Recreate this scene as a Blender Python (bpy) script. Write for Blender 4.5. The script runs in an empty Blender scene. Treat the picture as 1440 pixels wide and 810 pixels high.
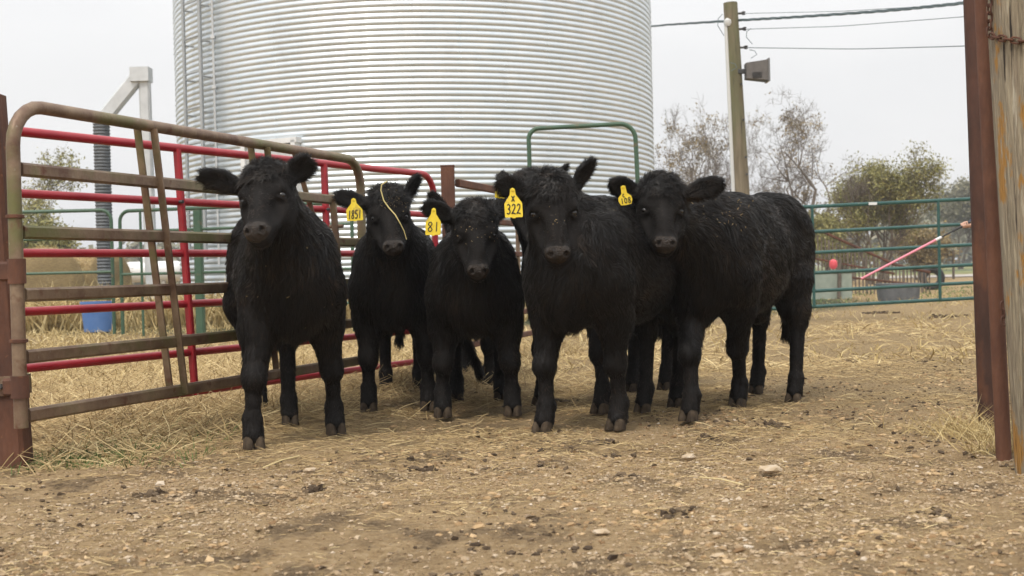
import bpy, math, random
import numpy as np
from mathutils import Vector, Matrix
R = math.radians
C = bpy.data.collections.new("yard"); bpy.context.scene.collection.children.link(C)
scn = bpy.context.scene

# ------------------------------------------------------------------ camera
CAM_H = 0.75; FPX = 1750.0; ROLL = -1.4; HOR = 382.0
PITCH = math.degrees(math.atan((405 - HOR) / FPX))
cam_d = bpy.data.cameras.new("camera"); cam = bpy.data.objects.new("camera", cam_d)
C.objects.link(cam); scn.camera = cam
cam_d.sensor_width = 36; cam_d.lens = 36 * FPX / 1440
cam_d.clip_start = 0.05; cam_d.clip_end = 3000
rot = Matrix.Rotation(R(90 - PITCH), 4, 'X') @ Matrix.Rotation(R(ROLL), 4, 'Z')
cam.matrix_world = Matrix.Translation((0, 0, CAM_H)) @ rot
cam_d.dof.use_dof = True; cam_d.dof.focus_distance = 6.2; cam_d.dof.aperture_fstop = 5.0
RM = np.array(rot.to_3x3())

# ------------------------------------------------------------------ light
SUN_EL, SUN_AZ = 55, 205        # azimuth measured from +Y towards +X: light from behind and left of the camera
w = bpy.data.worlds.new("World"); scn.world = w; w.use_nodes = True
nt = w.node_tree; nt.nodes.clear()
def nd(t, typ, **kw):
    n = t.nodes.new(typ)
    for k, v in kw.items(): setattr(n, k, v)
    return n
out = nd(nt, 'ShaderNodeOutputWorld'); bg = nd(nt, 'ShaderNodeBackground')
sky = nd(nt, 'ShaderNodeTexSky', sky_type='NISHITA', sun_disc=False)
sky.sun_elevation = R(SUN_EL); sky.sun_rotation = R(SUN_AZ); sky.dust_density = 4; sky.air_density = 1.0
hs = nd(nt, 'ShaderNodeHueSaturation'); hs.inputs['Saturation'].default_value = 0.25
nt.links.new(sky.outputs[0], hs.inputs['Color'])
tc = nd(nt, 'ShaderNodeTexCoord'); sx = nd(nt, 'ShaderNodeSeparateXYZ')
nt.links.new(tc.outputs['Generated'], sx.inputs[0])
ns = nd(nt, 'ShaderNodeTexNoise'); ns.inputs['Scale'].default_value = 2.2; ns.inputs['Detail'].default_value = 5
mp = nd(nt, 'ShaderNodeMapping'); mp.inputs['Scale'].default_value = (1, 1, 3.2)
nt.links.new(tc.outputs['Generated'], mp.inputs[0]); nt.links.new(mp.outputs[0], ns.inputs['Vector'])
cr = nd(nt, 'ShaderNodeValToRGB')
cr.color_ramp.elements[0].position = 0.3; cr.color_ramp.elements[0].color = (7.05, 7.1, 7.2, 1)
cr.color_ramp.elements[1].position = 0.7; cr.color_ramp.elements[1].color = (8.1, 8.05, 8.0, 1)
nt.links.new(ns.outputs['Fac'], cr.inputs[0])
zr = nd(nt, 'ShaderNodeMapRange'); zr.inputs[1].default_value = 0.15; zr.inputs[2].default_value = 1.0
zr.inputs[3].default_value = 1.0; zr.inputs[4].default_value = 2.1
nt.links.new(sx.outputs[2], zr.inputs[0])
vm = nd(nt, 'ShaderNodeVectorMath', operation='SCALE')
nt.links.new(cr.outputs[0], vm.inputs[0]); nt.links.new(zr.outputs[0], vm.inputs['Scale'])
mx = nd(nt, 'ShaderNodeMixRGB'); mx.inputs[0].default_value = 0.88
nt.links.new(hs.outputs[0], mx.inputs[1]); nt.links.new(vm.outputs[0], mx.inputs[2])
nt.links.new(mx.outputs[0], bg.inputs[0]); bg.inputs[1].default_value = 0.1
nt.links.new(bg.outputs[0], out.inputs[0])
sun_d = bpy.data.lights.new("sun", 'SUN'); sun = bpy.data.objects.new("sun", sun_d); C.objects.link(sun)
sun_d.energy = 1.5; sun_d.angle = R(12); sun_d.color = (1.0, 0.92, 0.82)
sd = Vector((math.sin(R(SUN_AZ)) * math.cos(R(SUN_EL)), math.cos(R(SUN_AZ)) * math.cos(R(SUN_EL)), math.sin(R(SUN_EL))))
sun.rotation_euler = sd.to_track_quat('Z', 'Y').to_euler(); sun.location = (0, 0, 20)
scn.view_settings.view_transform = 'Standard'; scn.view_settings.look = 'None'
scn.view_settings.gamma = 1; scn.view_settings.exposure = 0.36
scn.view_settings.use_curve_mapping = False
scn.cycles.max_bounces = 6

# ------------------------------------------------------------------ measuring helpers
def P(px, py, D):
    """world point seen at photo pixel px,py standing D metres in front of the camera"""
    d = RM @ np.array([(px - 720) / FPX, (405 - py) / FPX, -1.0])
    return np.array([0, 0, CAM_H]) + d * (D / d[1])
def G(px, py):
    d = RM @ np.array([(px - 720) / FPX, (405 - py) / FPX, -1.0])
    return np.array([0, 0, CAM_H]) + d * (-CAM_H / d[2])
def nrm(v): v = np.asarray(v, float); return v / (np.linalg.norm(v, axis=-1, keepdims=True) + 1e-12)
def v3(*a): return np.array(a, float)

def hash3(i, j, k, s):
    h = (i.astype(np.int64) * 73856093) ^ (j.astype(np.int64) * 19349663) ^ (k.astype(np.int64) * 83492791) ^ (s * 2654435)
    h = (h ^ (h >> 13)) * 1274126177; h = h & 0x7fffffff; h = (h ^ (h >> 15)) * 2246822519 & 0x7fffffff
    return (h % 100003) / 100003.0
def vnoise(p, s=0):
    p = np.asarray(p, float); f = np.floor(p); t = p - f; t = t * t * (3 - 2 * t); f = f.astype(np.int64)
    r = 0
    for a in (0, 1):
        for b in (0, 1):
            for c in (0, 1):
                wgt = (t[..., 0] if a else 1 - t[..., 0]) * (t[..., 1] if b else 1 - t[..., 1]) * (t[..., 2] if c else 1 - t[..., 2])
                r = r + wgt * hash3(f[..., 0] + a, f[..., 1] + b, f[..., 2] + c, s)
    return r * 2 - 1
def fbm(p, o=4, s=0):
    r = 0; a = 1.0; t = 0
    for i in range(o): r = r + a * vnoise(p * 2 ** i, s + i * 7); t += a; a *= .5
    return r / t

# ------------------------------------------------------------------ materials
def mat(name, col, rough=0.7, metal=0.0, col2=None, scale=8, bump=0.0, bscale=None, spec=0.5, stretch=(1, 1, 1), extra=None, detail=6, lo=.35, hi=.65, sheen=0):
    m = bpy.data.materials.new(name); m.use_nodes = True; t = m.node_tree
    b = t.nodes['Principled BSDF']; b.inputs['Roughness'].default_value = rough; b.inputs['Metallic'].default_value = metal
    b.inputs['Base Color'].default_value = (*col, 1); b.inputs['Specular IOR Level'].default_value = spec
    if sheen: b.inputs['Sheen Weight'].default_value = sheen
    co = nd(t, 'ShaderNodeTexCoord'); mp = nd(t, 'ShaderNodeMapping'); mp.inputs['Scale'].default_value = stretch
    t.links.new(co.outputs['Object'], mp.inputs[0])
    cur = None
    if col2:
        n = nd(t, 'ShaderNodeTexNoise'); n.inputs['Scale'].default_value = scale; n.inputs['Detail'].default_value = detail; n.inputs['Roughness'].default_value = .65
        t.links.new(mp.outputs[0], n.inputs['Vector'])
        r = nd(t, 'ShaderNodeValToRGB'); r.color_ramp.elements[0].position = lo; r.color_ramp.elements[1].position = hi
        r.color_ramp.elements[0].color = (*col, 1); r.color_ramp.elements[1].color = (*col2, 1)
        t.links.new(n.outputs['Fac'], r.inputs[0]); cur = r.outputs[0]
    if extra:   # (colour, scale, low, high, stretch)
        for (c3, s3, l3, h3, st3) in extra:
            mp3 = nd(t, 'ShaderNodeMapping'); mp3.inputs['Scale'].default_value = st3; mp3.inputs['Location'].default_value = (s3, 3.1, 7.7)
            t.links.new(co.outputs['Object'], mp3.inputs[0])
            n = nd(t, 'ShaderNodeTexNoise'); n.inputs['Scale'].default_value = s3; n.inputs['Detail'].default_value = 5; n.inputs['Roughness'].default_value = .6
            t.links.new(mp3.outputs[0], n.inputs['Vector'])
            r = nd(t, 'ShaderNodeMapRange'); r.inputs[1].default_value = l3; r.inputs[2].default_value = h3
            t.links.new(n.outputs['Fac'], r.inputs[0])
            x = nd(t, 'ShaderNodeMixRGB'); t.links.new(r.outputs[0], x.inputs[0])
            if cur: t.links.new(cur, x.inputs[1])
            else: x.inputs[1].default_value = (*col, 1)
            x.inputs[2].default_value = (*c3, 1); cur = x.outputs[0]
    if cur: t.links.new(cur, b.inputs['Base Color'])
    if bump:
        n = nd(t, 'ShaderNodeTexNoise'); n.inputs['Scale'].default_value = bscale or scale * 3; n.inputs['Detail'].default_value = 6
        t.links.new(mp.outputs[0], n.inputs['Vector'])
        bp = nd(t, 'ShaderNodeBump'); bp.inputs['Strength'].default_value = bump; bp.inputs['Distance'].default_value = 0.02
        t.links.new(n.outputs['Fac'], bp.inputs['Height']); t.links.new(bp.outputs[0], b.inputs['Normal'])
    return m

# per-strand colour attribute ("tint", 0..1) with two colours; "nrm" attribute replaces the normal when soft
def strand_mat(name, c1, c2, c3, rough=.7, soft=False, spec=.3, translucent=0):
    m = bpy.data.materials.new(name); m.use_nodes = True; t = m.node_tree; b = t.nodes['Principled BSDF']
    b.inputs['Roughness'].default_value = rough; b.inputs['Specular IOR Level'].default_value = spec
    a = nd(t, 'ShaderNodeAttribute', attribute_name='tint')
    r = nd(t, 'ShaderNodeValToRGB'); e = r.color_ramp.elements
    e[0].position = 0; e[0].color = (*c1, 1); e[1].position = 1; e[1].color = (*c3, 1); k = e.new(.55); k.color = (*c2, 1)
    t.links.new(a.outputs['Fac'], r.inputs[0]); t.links.new(r.outputs[0], b.inputs['Base Color'])
    if soft:
        a2 = nd(t, 'ShaderNodeAttribute', attribute_name='nrm'); t.links.new(a2.outputs['Vector'], b.inputs['Normal'])
        b.inputs['Sheen Weight'].default_value = .05; b.inputs['Sheen Roughness'].default_value = .5
        b.inputs['Sheen Tint'].default_value = (.8, .78, .75, 1)
    return m

M = {}
M['rust'] = mat('rust', (.075, .032, .020), .8, 0.1, (.15, .062, .034), 9, .25, 60, stretch=(1, 1, .35), extra=[((.055, .03, .024), 4, .5, .75, (1, 1, .5)), ((.26, .11, .05), 30, .62, .75, (1, 1, 1))])
M['gate_brown'] = mat('gate_brown', (.125, .068, .044), .5, 0.3, (.28, .205, .135), 5, .12, 80, extra=[((.14, .135, .05), 2.6, .50, .66, (1, 1, 1)), ((.13, .055, .03), 11, .6, .72, (1, 1, 1)), ((.30, .27, .21), 45, .66, .74, (1, 1, 1))])
M['rust_light'] = mat('orange_rust', (.10, .042, .026), .8, 0.1, (.17, .075, .042), 9, .3, 60, stretch=(1, 1, .35), extra=[((.06, .028, .02), 5, .55, .75, (1, 1, .5))])
M['rust_dark'] = mat('dark_rust', (.055, .028, .020), .8, 0.2, (.10, .045, .030), 9, .25, 60, stretch=(1, 1, .35), extra=[((.17, .07, .035), 6, .58, .75, (1, 1, .4))])
M['red'] = mat('red_paint', (.30, .010, .020), .38, 0.0, (.40, .022, .034), 5, .05, 60, extra=[((.16, .03, .02), 25, .66, .74, (1, 1, 1)), ((.42, .12, .10), 3.0, .62, .85, (1, 1, 1))])
M['green'] = mat('green_paint', (.014, .068, .060), .4, 0.0, (.022, .09, .078), 6, .03, 60, extra=[((.30, .26, .2), 14, .70, .74, (1, 1, 1))])
M['green2'] = mat('old_green_paint', (.035, .085, .05), .5, 0.0, (.055, .11, .065), 6, .03, 60, extra=[((.12, .10, .06), 10, .6, .72, (1, 1, 1))])
M['galv'] = mat('galvanised', (.67, .715, .745), .36, .66, (.60, .66, .70), 3, .03, 90, extra=[((.50, .535, .56), 1.6, .55, .9, (1, 1, .4))])
M['galv2'] = mat('galvanised_flat', (.62, .64, .65), .5, .3, (.52, .54, .55), 6)
M['white'] = mat('white_paint', (.75, .76, .76), .5, 0, (.68, .69, .69), 5)
M['hose'] = mat('black_hose', (.085, .095, .105), .6, 0, (.12, .13, .14), 10, .2, 90)
M['dark'] = mat('dark_metal', (.05, .05, .05), .5, .5, (.08, .08, .08), 10)
M['concrete'] = mat('concrete', (.38, .36, .33), .9, 0, (.30, .28, .25), 6, .2)
M['wood'] = mat('weathered_wood', (.15, .12, .08), .95, 0, (.44, .38, .27), 95, 1.0, 130, stretch=(1, 1, .045), detail=9, lo=.32, hi=.68, extra=[((.26, .21, .15), 16, .45, .7, (1, 1, .12)), ((.38, .20, .05), 6, .565, .60, (1, 1, .4)), ((.03, .022, .015), 60, .62, .66, (1, 1, .02)), ((.52, .48, .38), 70, .60, .70, (1, 1, .05))])
M['pole'] = mat('pole_wood', (.13, .105, .065), .9, 0, (.23, .19, .13), 12, .5, 40, stretch=(1, 1, .1), extra=[((.12, .13, .06), 1.3, .45, .65, (1, 1, .4)), ((.06, .05, .04), 30, .64, .7, (1, 1, .05))])
M['bark'] = mat('bark', (.10, .08, .06), .9, 0, (.17, .14, .11), 10, .3)
M['hay'] = mat('hay', (.42, .31, .15), .95, 0, (.27, .19, .095), 18, .8, 60, stretch=(1, 1, 3))
M['blue'] = mat('blue_plastic', (.07, .17, .42), .6, 0, (.11, .22, .48), 4)
M['tank'] = mat('tank_wall', (.34, .38, .32), .8, 0, (.25, .29, .24), 5, .1)
M['trough'] = mat('trough_metal', (.10, .11, .12), .6, .2, (.16, .17, .18), 7)
M['pink'] = mat('pink_fibreglass', (.70, .24, .30), .5)
M['redball'] = mat('red_float', (.75, .10, .12), .5)
M['rubber'] = mat('black_rubber', (.02, .02, .02), .6)
M['skin'] = mat('skin', (.55, .33, .24), .6)
M['jacket'] = mat('navy_jacket', (.02, .025, .04), .85, 0, (.03, .035, .055), 20)
M['jeans'] = mat('blue_jeans', (.05, .08, .15), .9, 0, (.08, .12, .2), 40)
M['leather'] = mat('brown_leather', (.10, .055, .03), .6)
M['wire'] = mat('wire', (.16, .20, .21), .5, .2)
M['cable'] = mat('cable', (.10, .14, .15), .6)
M['conduit'] = mat('conduit_grey', (.60, .61, .60), .5)
M['ltgrey'] = mat('lamp_housing', (.11, .10, .095), .6, .2, (.14, .13, .12), 8)
M['glass'] = mat('lamp_lens', (.16, .16, .16), .25, 0)
M['tag'] = mat('tag_yellow', (.70, .50, .015), .5, 0, (.80, .62, .03), 30, .1, 60, extra=[((.42, .30, .06), 26, .58, .74, (1, 1, 1))])
M['ink'] = mat('tag_ink', (.012, .012, .012), .6)
M['hoof'] = mat('hoof_horn', (.030, .021, .014), .85, 0, (.085, .062, .040), 30, .5, 80, stretch=(1, 1, .5), spec=.2)
M['muzzle'] = mat('wet_muzzle', (.012, .008, .006), .27, 0, (.036, .025, .017), 45, .7, 150, spec=.4)
M['skin_black'] = mat('undercoat', (.007, .006, .0055), .85, 0, (.013, .011, .010), 25, spec=.2)
M['eye'] = mat('eye_ball', (.006, .005, .005), .06, spec=.7)
M['fur'] = strand_mat('black_coat', (.0032, .0025, .0020), (.0110, .0082, .0062), (.060, .040, .026), rough=.46, soft=True, spec=.34)
M['straw'] = strand_mat('straw', (.15, .10, .045), (.42, .30, .14), (.74, .60, .33), rough=.7)
M['drygrass'] = strand_mat('dry_grass', (.22, .15, .06), (.48, .36, .16), (.72, .60, .33), rough=.75)
M['greengrass'] = strand_mat('green_grass', (.05, .09, .02), (.09, .15, .035), (.20, .24, .08), rough=.7)
M['stone'] = strand_mat('stone', (.28, .195, .11), (.44, .34, .225), (.56, .49, .40), rough=.9)
M['crumb'] = strand_mat('dirt_crumb', (.19, .115, .055), (.42, .285, .15), (.56, .42, .25), rough=.95)
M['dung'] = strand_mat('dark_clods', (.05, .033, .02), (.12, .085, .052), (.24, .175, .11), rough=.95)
M['leaf_olive'] = strand_mat('olive_leaves', (.16, .16, .05), (.26, .245, .09), (.40, .36, .16), rough=.7)
M['leaf_brown'] = strand_mat('brown_leaves', (.15, .12, .06), (.26, .20, .10), (.40, .30, .12), rough=.8)
M['leaf_far'] = strand_mat('far_leaves', (.14, .14, .10), (.22, .21, .14), (.32, .29, .20), rough=.9)

# ------------------------------------------------------------------ mesh helpers
class MB:
    def __init__(s): s.V = []; s.Q = []; s.T = []; s.n = 0; s.qm = []; s.tm = []; s.at = {}
    def add(s, V, Q=None, T=None, m=0):
        V = np.asarray(V, float).reshape(-1, 3)
        if Q is not None and len(Q): Q = np.asarray(Q, int).reshape(-1, 4); s.Q.append(Q + s.n); s.qm.append(np.full(len(Q), m))
        if T is not None and len(T): T = np.asarray(T, int).reshape(-1, 3); s.T.append(T + s.n); s.tm.append(np.full(len(T), m))
        s.V.append(V); s.n += len(V); return s
    def box(s, c, size, rz=0, ax=None):
        c = np.asarray(c, float); h = np.asarray(size, float) / 2
        if ax is None: ax = np.array([[math.cos(rz), math.sin(rz), 0], [-math.sin(rz), math.cos(rz), 0], [0, 0, 1]])
        V = [c + ax[0] * h[0] * i + ax[1] * h[1] * j + ax[2] * h[2] * k for i in (-1, 1) for j in (-1, 1) for k in (-1, 1)]
        return s.add(V, [[0, 1, 3, 2], [4, 6, 7, 5], [0, 4, 5, 1], [2, 3, 7, 6], [0, 2, 6, 4], [1, 5, 7, 3]])
    def bar(s, a, b, w, h, up=(0, 0, 1), chamfer=.2):
        """rectangular tube with chamfered edges from a to b, w thick sideways, h tall"""
        a = np.asarray(a, float); b = np.asarray(b, float); d = nrm(b - a); sd = nrm(np.cross(d, up)); u = np.cross(sd, d)
        c = min(w, h) * chamfer; pts = [(-w/2+c, -h/2), (w/2-c, -h/2), (w/2, -h/2+c), (w/2, h/2-c), (w/2-c, h/2), (-w/2+c, h/2), (-w/2, h/2-c), (-w/2, -h/2+c)]
        V = [q + sd * x + u * y for q in (a, b) for x, y in pts]; n = 8
        Q = [[i, (i+1) % n, n+(i+1) % n, n+i] for i in range(n)]
        Q += [[0, 7, 6, 5], [0, 5, 4, 1], [1, 4, 3, 2], [8, 13, 14, 15], [8, 9, 12, 13], [9, 10, 11, 12]]
        return s.add(V, Q)
    def tube(s, pts, r, n=10, caps=True, m=0):
        pts = np.asarray(pts, float); k = len(pts); r = np.broadcast_to(np.asarray(r, float), (k,))
        tg = np.zeros_like(pts); tg[1:-1] = nrm(pts[2:] - pts[:-2]) if k > 2 else tg[1:-1]; tg[0] = nrm(pts[1] - pts[0]); tg[-1] = nrm(pts[-1] - pts[-2])
        ref = v3(0, 0, 1) if abs(tg[0][2]) < .9 else v3(1, 0, 0)
        u = nrm(np.cross(tg[0], ref)); V = []
        for i in range(k):
            u = nrm(u - tg[i] * np.dot(u, tg[i])); v = np.cross(tg[i], u)
            for j in range(n):
                a = 2 * math.pi * j / n; V.append(pts[i] + (u * math.cos(a) + v * math.sin(a)) * r[i])
        Q = [[i*n+j, i*n+(j+1) % n, (i+1)*n+(j+1) % n, (i+1)*n+j] for i in range(k-1) for j in range(n)]
        T = []
        if caps:
            V.append(pts[0]); V.append(pts[-1]); c0 = k*n; c1 = c0+1
            T = [[c0, (j+1) % n, j] for j in range(n)] + [[c1, (k-1)*n+j, (k-1)*n+(j+1) % n] for j in range(n)]
        return s.add(V, Q, T, m)
    def lathe(s, prof, c, n=32, ax=None, a0=0, a1=2*math.pi):
        c = np.asarray(c, float); full = abs(a1 - a0 - 2*math.pi) < 1e-6; A = np.linspace(a0, a1, n, endpoint=not full)
        if ax is None: ax = np.eye(3)
        V = np.array([c + ax[0]*r*math.cos(a) + ax[1]*r*math.sin(a) + ax[2]*z for r, z in prof for a in A]); k = len(prof)
        Q = [[i*n+j, i*n+(j+1) % n, (i+1)*n+(j+1) % n, (i+1)*n+j] for i in range(k-1) for j in range(n if full else n-1)]
        return s.add(V, Q)
    def mesh(s, name, off=(0, 0, 0), smooth=True):
        me = bpy.data.meshes.new(name)
        V = (np.concatenate(s.V) - np.asarray(off)).astype(np.float32)
        Q = np.concatenate(s.Q) if s.Q else np.zeros((0, 4), int); T = np.concatenate(s.T) if s.T else np.zeros((0, 3), int)
        me.vertices.add(len(V)); me.vertices.foreach_set('co', V.ravel())
        me.loops.add(Q.size + T.size); me.loops.foreach_set('vertex_index', np.concatenate([Q.ravel(), T.ravel()]).astype(np.int32))
        me.polygons.add(len(Q) + len(T))
        st = np.concatenate([np.arange(len(Q)) * 4, Q.size + np.arange(len(T)) * 3]).astype(np.int32)
        me.polygons.foreach_set('loop_start', st)
        mi = np.concatenate([np.concatenate(s.qm) if s.qm else np.zeros(0), np.concatenate(s.tm) if s.tm else np.zeros(0)]).astype(np.int32)
        me.polygons.foreach_set('material_index', mi)
        me.polygons.foreach_set('use_smooth', np.full(len(Q) + len(T), smooth))
        me.update(calc_edges=True)
        for k, a in s.at.items():
            if a.ndim == 1: at = me.attributes.new(k, 'FLOAT', 'POINT'); at.data.foreach_set('value', a.astype(np.float32))
            else: at = me.attributes.new(k, 'FLOAT_VECTOR', 'POINT'); at.data.foreach_set('vector', a.astype(np.float32).ravel())
        me.validate()
        return me
def sharp(o, ang=35):
    me = o.data
    try: me.set_sharp_from_angle(angle=R(ang))
    except Exception: pass
    return o
def obj(name, mb, mats, parent=None, base=None, smooth=True, ang=35):
    """one mesh object; vertices are given in world coordinates; base = where its origin sits"""
    off = parent['_o'] if parent is not None else (base if base is not None else (0, 0, 0))
    me = mb.mesh(name, off, smooth); o = bpy.data.objects.new(name, me); C.objects.link(o)
    if not isinstance(mats, (list, tuple)): mats = [mats]
    for x in mats: me.materials.append(x)
    if parent is not None: o.parent = parent
    else: o.location = off
    o['_o'] = tuple(float(x) for x in off)
    if smooth and ang: sharp(o, ang)
    return o
def tag(o, label=None, cat=None, group=None, kind=None):
    if label: o['label'] = label
    if cat: o['category'] = cat
    if group: o['group'] = group
    if kind: o['kind'] = kind
    return o
def thing(name, label, cat, loc, group=None):
    o = bpy.data.objects.new(name, None); C.objects.link(o); o.location = tuple(float(x) for x in loc)
    o.empty_display_size = .1; o['_o'] = tuple(float(x) for x in loc); return tag(o, label, cat, group)

def strips(p, d, L, wd, nrm_s=None, bend=None, tint=None, rng=None, three=False):
    """many tapered strips at once: returns V,Q,T,tint,normal"""
    N = len(p); rng = rng or np.random.default_rng(1)
    if bend is None: bend = np.zeros((N, 3))
    L = L[:, None]; sd = nrm(np.cross(d, rng.normal(size=(N, 3)))) * (wd[:, None] / 2)
    mid = p + d * L * .5 + bend * L * .25; tip = p + d * L + bend * L
    V = np.stack([p - sd, p + sd, mid - sd * .8, mid + sd * .8, tip], 1).reshape(-1, 3)
    b = np.arange(N)[:, None] * 5
    Q = b + np.array([[0, 1, 3, 2]]); T = b + np.array([[2, 3, 4]])
    t = np.repeat(tint if tint is not None else rng.random(N), 5)
    nn = np.repeat(nrm_s, 5, 0) if nrm_s is not None else None
    return V, Q, T, t, nn
def ribbons(p, d, L, wd, up, tint, rng, flat=True):
    """straw lying down: closed thin triangular prisms (3 sides)"""
    N = len(p); sd = nrm(np.cross(d, up)); u = np.cross(sd, d)
    w_ = wd[:, None] / 2; L = L[:, None]
    bendv = nrm(rng.normal(size=(N, 3))) * L * .09; bendv[:, 2] = np.abs(bendv[:, 2]) * .6
    rows = []
    for f, s_ in ((-.5, .8), (0, 1), (.5, .6)):
        c = p + d * L * f + (bendv if f == 0 else 0)
        rows += [c - sd * w_ * s_, c + sd * w_ * s_, c + u * w_ * s_ * 1.2]
    V = np.stack(rows, 1).reshape(-1, 3); b = np.arange(N)[:, None, None] * 9
    q = []
    for k in (0, 3): q += [[k, k+1, k+4, k+3], [k+1, k+2, k+5, k+4], [k+2, k, k+3, k+5]]
    return V, (b + np.array(q)[None]).reshape(-1, 4), np.repeat(tint, 9)

# ------------------------------------------------------------------ ground
def ground_h(x, y):
    p = np.stack([x, y, np.zeros_like(x)], -1)
    h = .018 * fbm(p * .9, 3, 3) + .010 * fbm(p * 5, 3, 11) + .009 * fbm(p * 15, 3, 21)
    h = h - .020 * np.clip(vnoise(p * 7.5, 91) - .35, 0, 1) * 1.6 + .008 * np.clip(vnoise(p * 9, 92) - .3, 0, 1)
    near = np.clip(1 - (np.hypot(x, y) - 14) / 20, 0, 1)
    heap = .06 * np.exp(-((x + .75) ** 2 / .5 + (y - 8.2) ** 2 / .5)) + .05 * np.exp(-((x + 1.9) ** 2 / .5 + (y - 6.6) ** 2 / .35))
    return h * near - .008 + heap
def axis(lo, hi, step, far, n):
    a = np.arange(lo, hi + 1e-6, step)
    g = np.geomspace(1, far / 4, n)
    return np.concatenate([(lo - (g * 4 - 4) - .1)[::-1], a, hi + (g * 4 - 4) + .1])
gx = axis(-4.2, 4.2, .024, 900, 34); gy = axis(2.4, 11, .024, 1400, 40)
X, Y = np.meshgrid(gx, gy, indexing='ij'); Z = ground_h(X, Y)
mb = MB(); nx, ny = X.shape; I = np.arange(nx * ny).reshape(nx, ny)
mb.add(np.stack([X, Y, Z], -1), np.stack([I[:-1, :-1], I[1:, :-1], I[1:, 1:], I[:-1, 1:]], -1).reshape(-1, 4))
def ground_mat():
    m = bpy.data.materials.new('yard_dirt'); m.use_nodes = True; t = m.node_tree; b = t.nodes['Principled BSDF']
    b.inputs['Roughness'].default_value = .95; b.inputs['Specular IOR Level'].default_value = .2
    co = nd(t, 'ShaderNodeTexCoord')
    def noise(s, d=6, r=.65, st=(1, 1, 1)):
        mp = nd(t, 'ShaderNodeMapping'); mp.inputs['Scale'].default_value = st; t.links.new(co.outputs['Object'], mp.inputs[0])
        n = nd(t, 'ShaderNodeTexNoise'); n.inputs['Scale'].default_value = s; n.inputs['Detail'].default_value = d; n.inputs['Roughness'].default_value = r
        t.links.new(mp.outputs[0], n.inputs['Vector']); return n.outputs['Fac']
    def ramp(f, cols):
        r = nd(t, 'ShaderNodeValToRGB'); e = r.color_ramp.elements
        e[0].position, e[0].color = cols[0][0], (*cols[0][1], 1); e[1].position, e[1].color = cols[-1][0], (*cols[-1][1], 1)
        for q, c in cols[1:-1]: k = e.new(q); k.color = (*c, 1)
        t.links.new(f, r.inputs[0]); return r.outputs[0]
    def mix(f, a, c):
        x = nd(t, 'ShaderNodeMixRGB'); t.links.new(f, x.inputs[0])
        for i, v in ((1, a), (2, c)):
            if isinstance(v, tuple): x.inputs[i].default_value = (*v, 1)
            else: t.links.new(v, x.inputs[i])
        return x.outputs[0]
    def rng_(f, a, c): r = nd(t, 'ShaderNodeMapRange'); r.inputs[1].default_value = a; r.inputs[2].default_value = c; t.links.new(f, r.inputs[0]); return r.outputs[0]
    dirt = ramp(noise(38, 8, .75), [(.30, (.19, .115, .05)), (.44, (.47, .32, .165)), (.56, (.60, .425, .235)), (.70, (.72, .56, .36))])
    damp = rng_(noise(1.1, 5, .6), .52, .68); dirt = mix(damp, dirt, ramp(noise(45, 6, .7), [(.3, (.20, .125, .058)), (.7, (.50, .345, .185))]))
    dirt = mix(rng_(noise(2.6, 7, .7), .50, .60), dirt, ramp(noise(50, 7, .75), [(.34, (.10, .065, .035)), (.52, (.26, .18, .10)), (.70, (.46, .345, .215))]))
    dirt = mix(rng_(noise(110, 5, .8), .60, .68), dirt, (.13, .085, .048)); dirt = mix(rng_(noise(150, 4, .8, (1, .8, 1)), .62, .68), dirt, (.66, .56, .42))
    straw = ramp(noise(60, 8, .8, (1, 1.6, 1)), [(.36, (.10, .062, .03)), (.47, (.29, .20, .10)), (.60, (.52, .39, .21))])
    sp = nd(t, 'ShaderNodeSeparateXYZ'); t.links.new(co.outputs['Object'], sp.inputs[0])
    yy = rng_(sp.outputs[1], 4.6, 8.0)
    ad = nd(t, 'ShaderNodeMath', operation='ADD'); t.links.new(yy, ad.inputs[0]); t.links.new(noise(2.2, 6, .7), ad.inputs[1])
    sf = rng_(ad.outputs[0], .72, 1.12)
    c = mix(sf, dirt, straw)
    far = rng_(sp.outputs[1], 60, 75); c = mix(far, c, ramp(noise(.05, 3, .5, (1, 3, 1)), [(.35, (.12, .16, .05)), (.65, (.26, .24, .11))]))
    vd = nd(t, 'ShaderNodeVectorMath', operation='DISTANCE'); t.links.new(co.outputs['Object'], vd.inputs[0]); vd.inputs[1].default_value = (-1.95, 26, 0)
    c = mix(rng_(vd.outputs['Value'], 9.6, 8.4), c, ramp(noise(6, 6, .7), [(.35, (.035, .045, .02)), (.65, (.10, .10, .05))]))  # dark green-brown ring added round the bin so its ribs reflect darker lines
    t.links.new(c, b.inputs['Base Color'])
    bp = nd(t, 'ShaderNodeBump'); bp.inputs['Strength'].default_value = 1.0; bp.inputs['Distance'].default_value = .03
    t.links.new(noise(70, 8, .8), bp.inputs['Height'])
    bp2 = nd(t, 'ShaderNodeBump'); bp2.inputs['Strength'].default_value = .6; bp2.inputs['Distance'].default_value = .04
    t.links.new(noise(14, 5, .6), bp2.inputs['Height']); t.links.new(bp2.outputs[0], bp.inputs['Normal'])
    t.links.new(bp.outputs[0], b.inputs['Normal']); return m
tag(obj('ground', mb, ground_mat(), ang=0), kind='structure')
# pale gravel road far right behind the gate
mb = MB(); mb.add([[12, 57, .03], [120, 52, .03], [120, 63, .03], [12, 66, .03]], [[0, 1, 2, 3]])
tag(obj('road', mb, mat('gravel_road', (.42, .38, .34), .95, 0, (.34, .31, .27), 3)), kind='structure')

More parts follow.
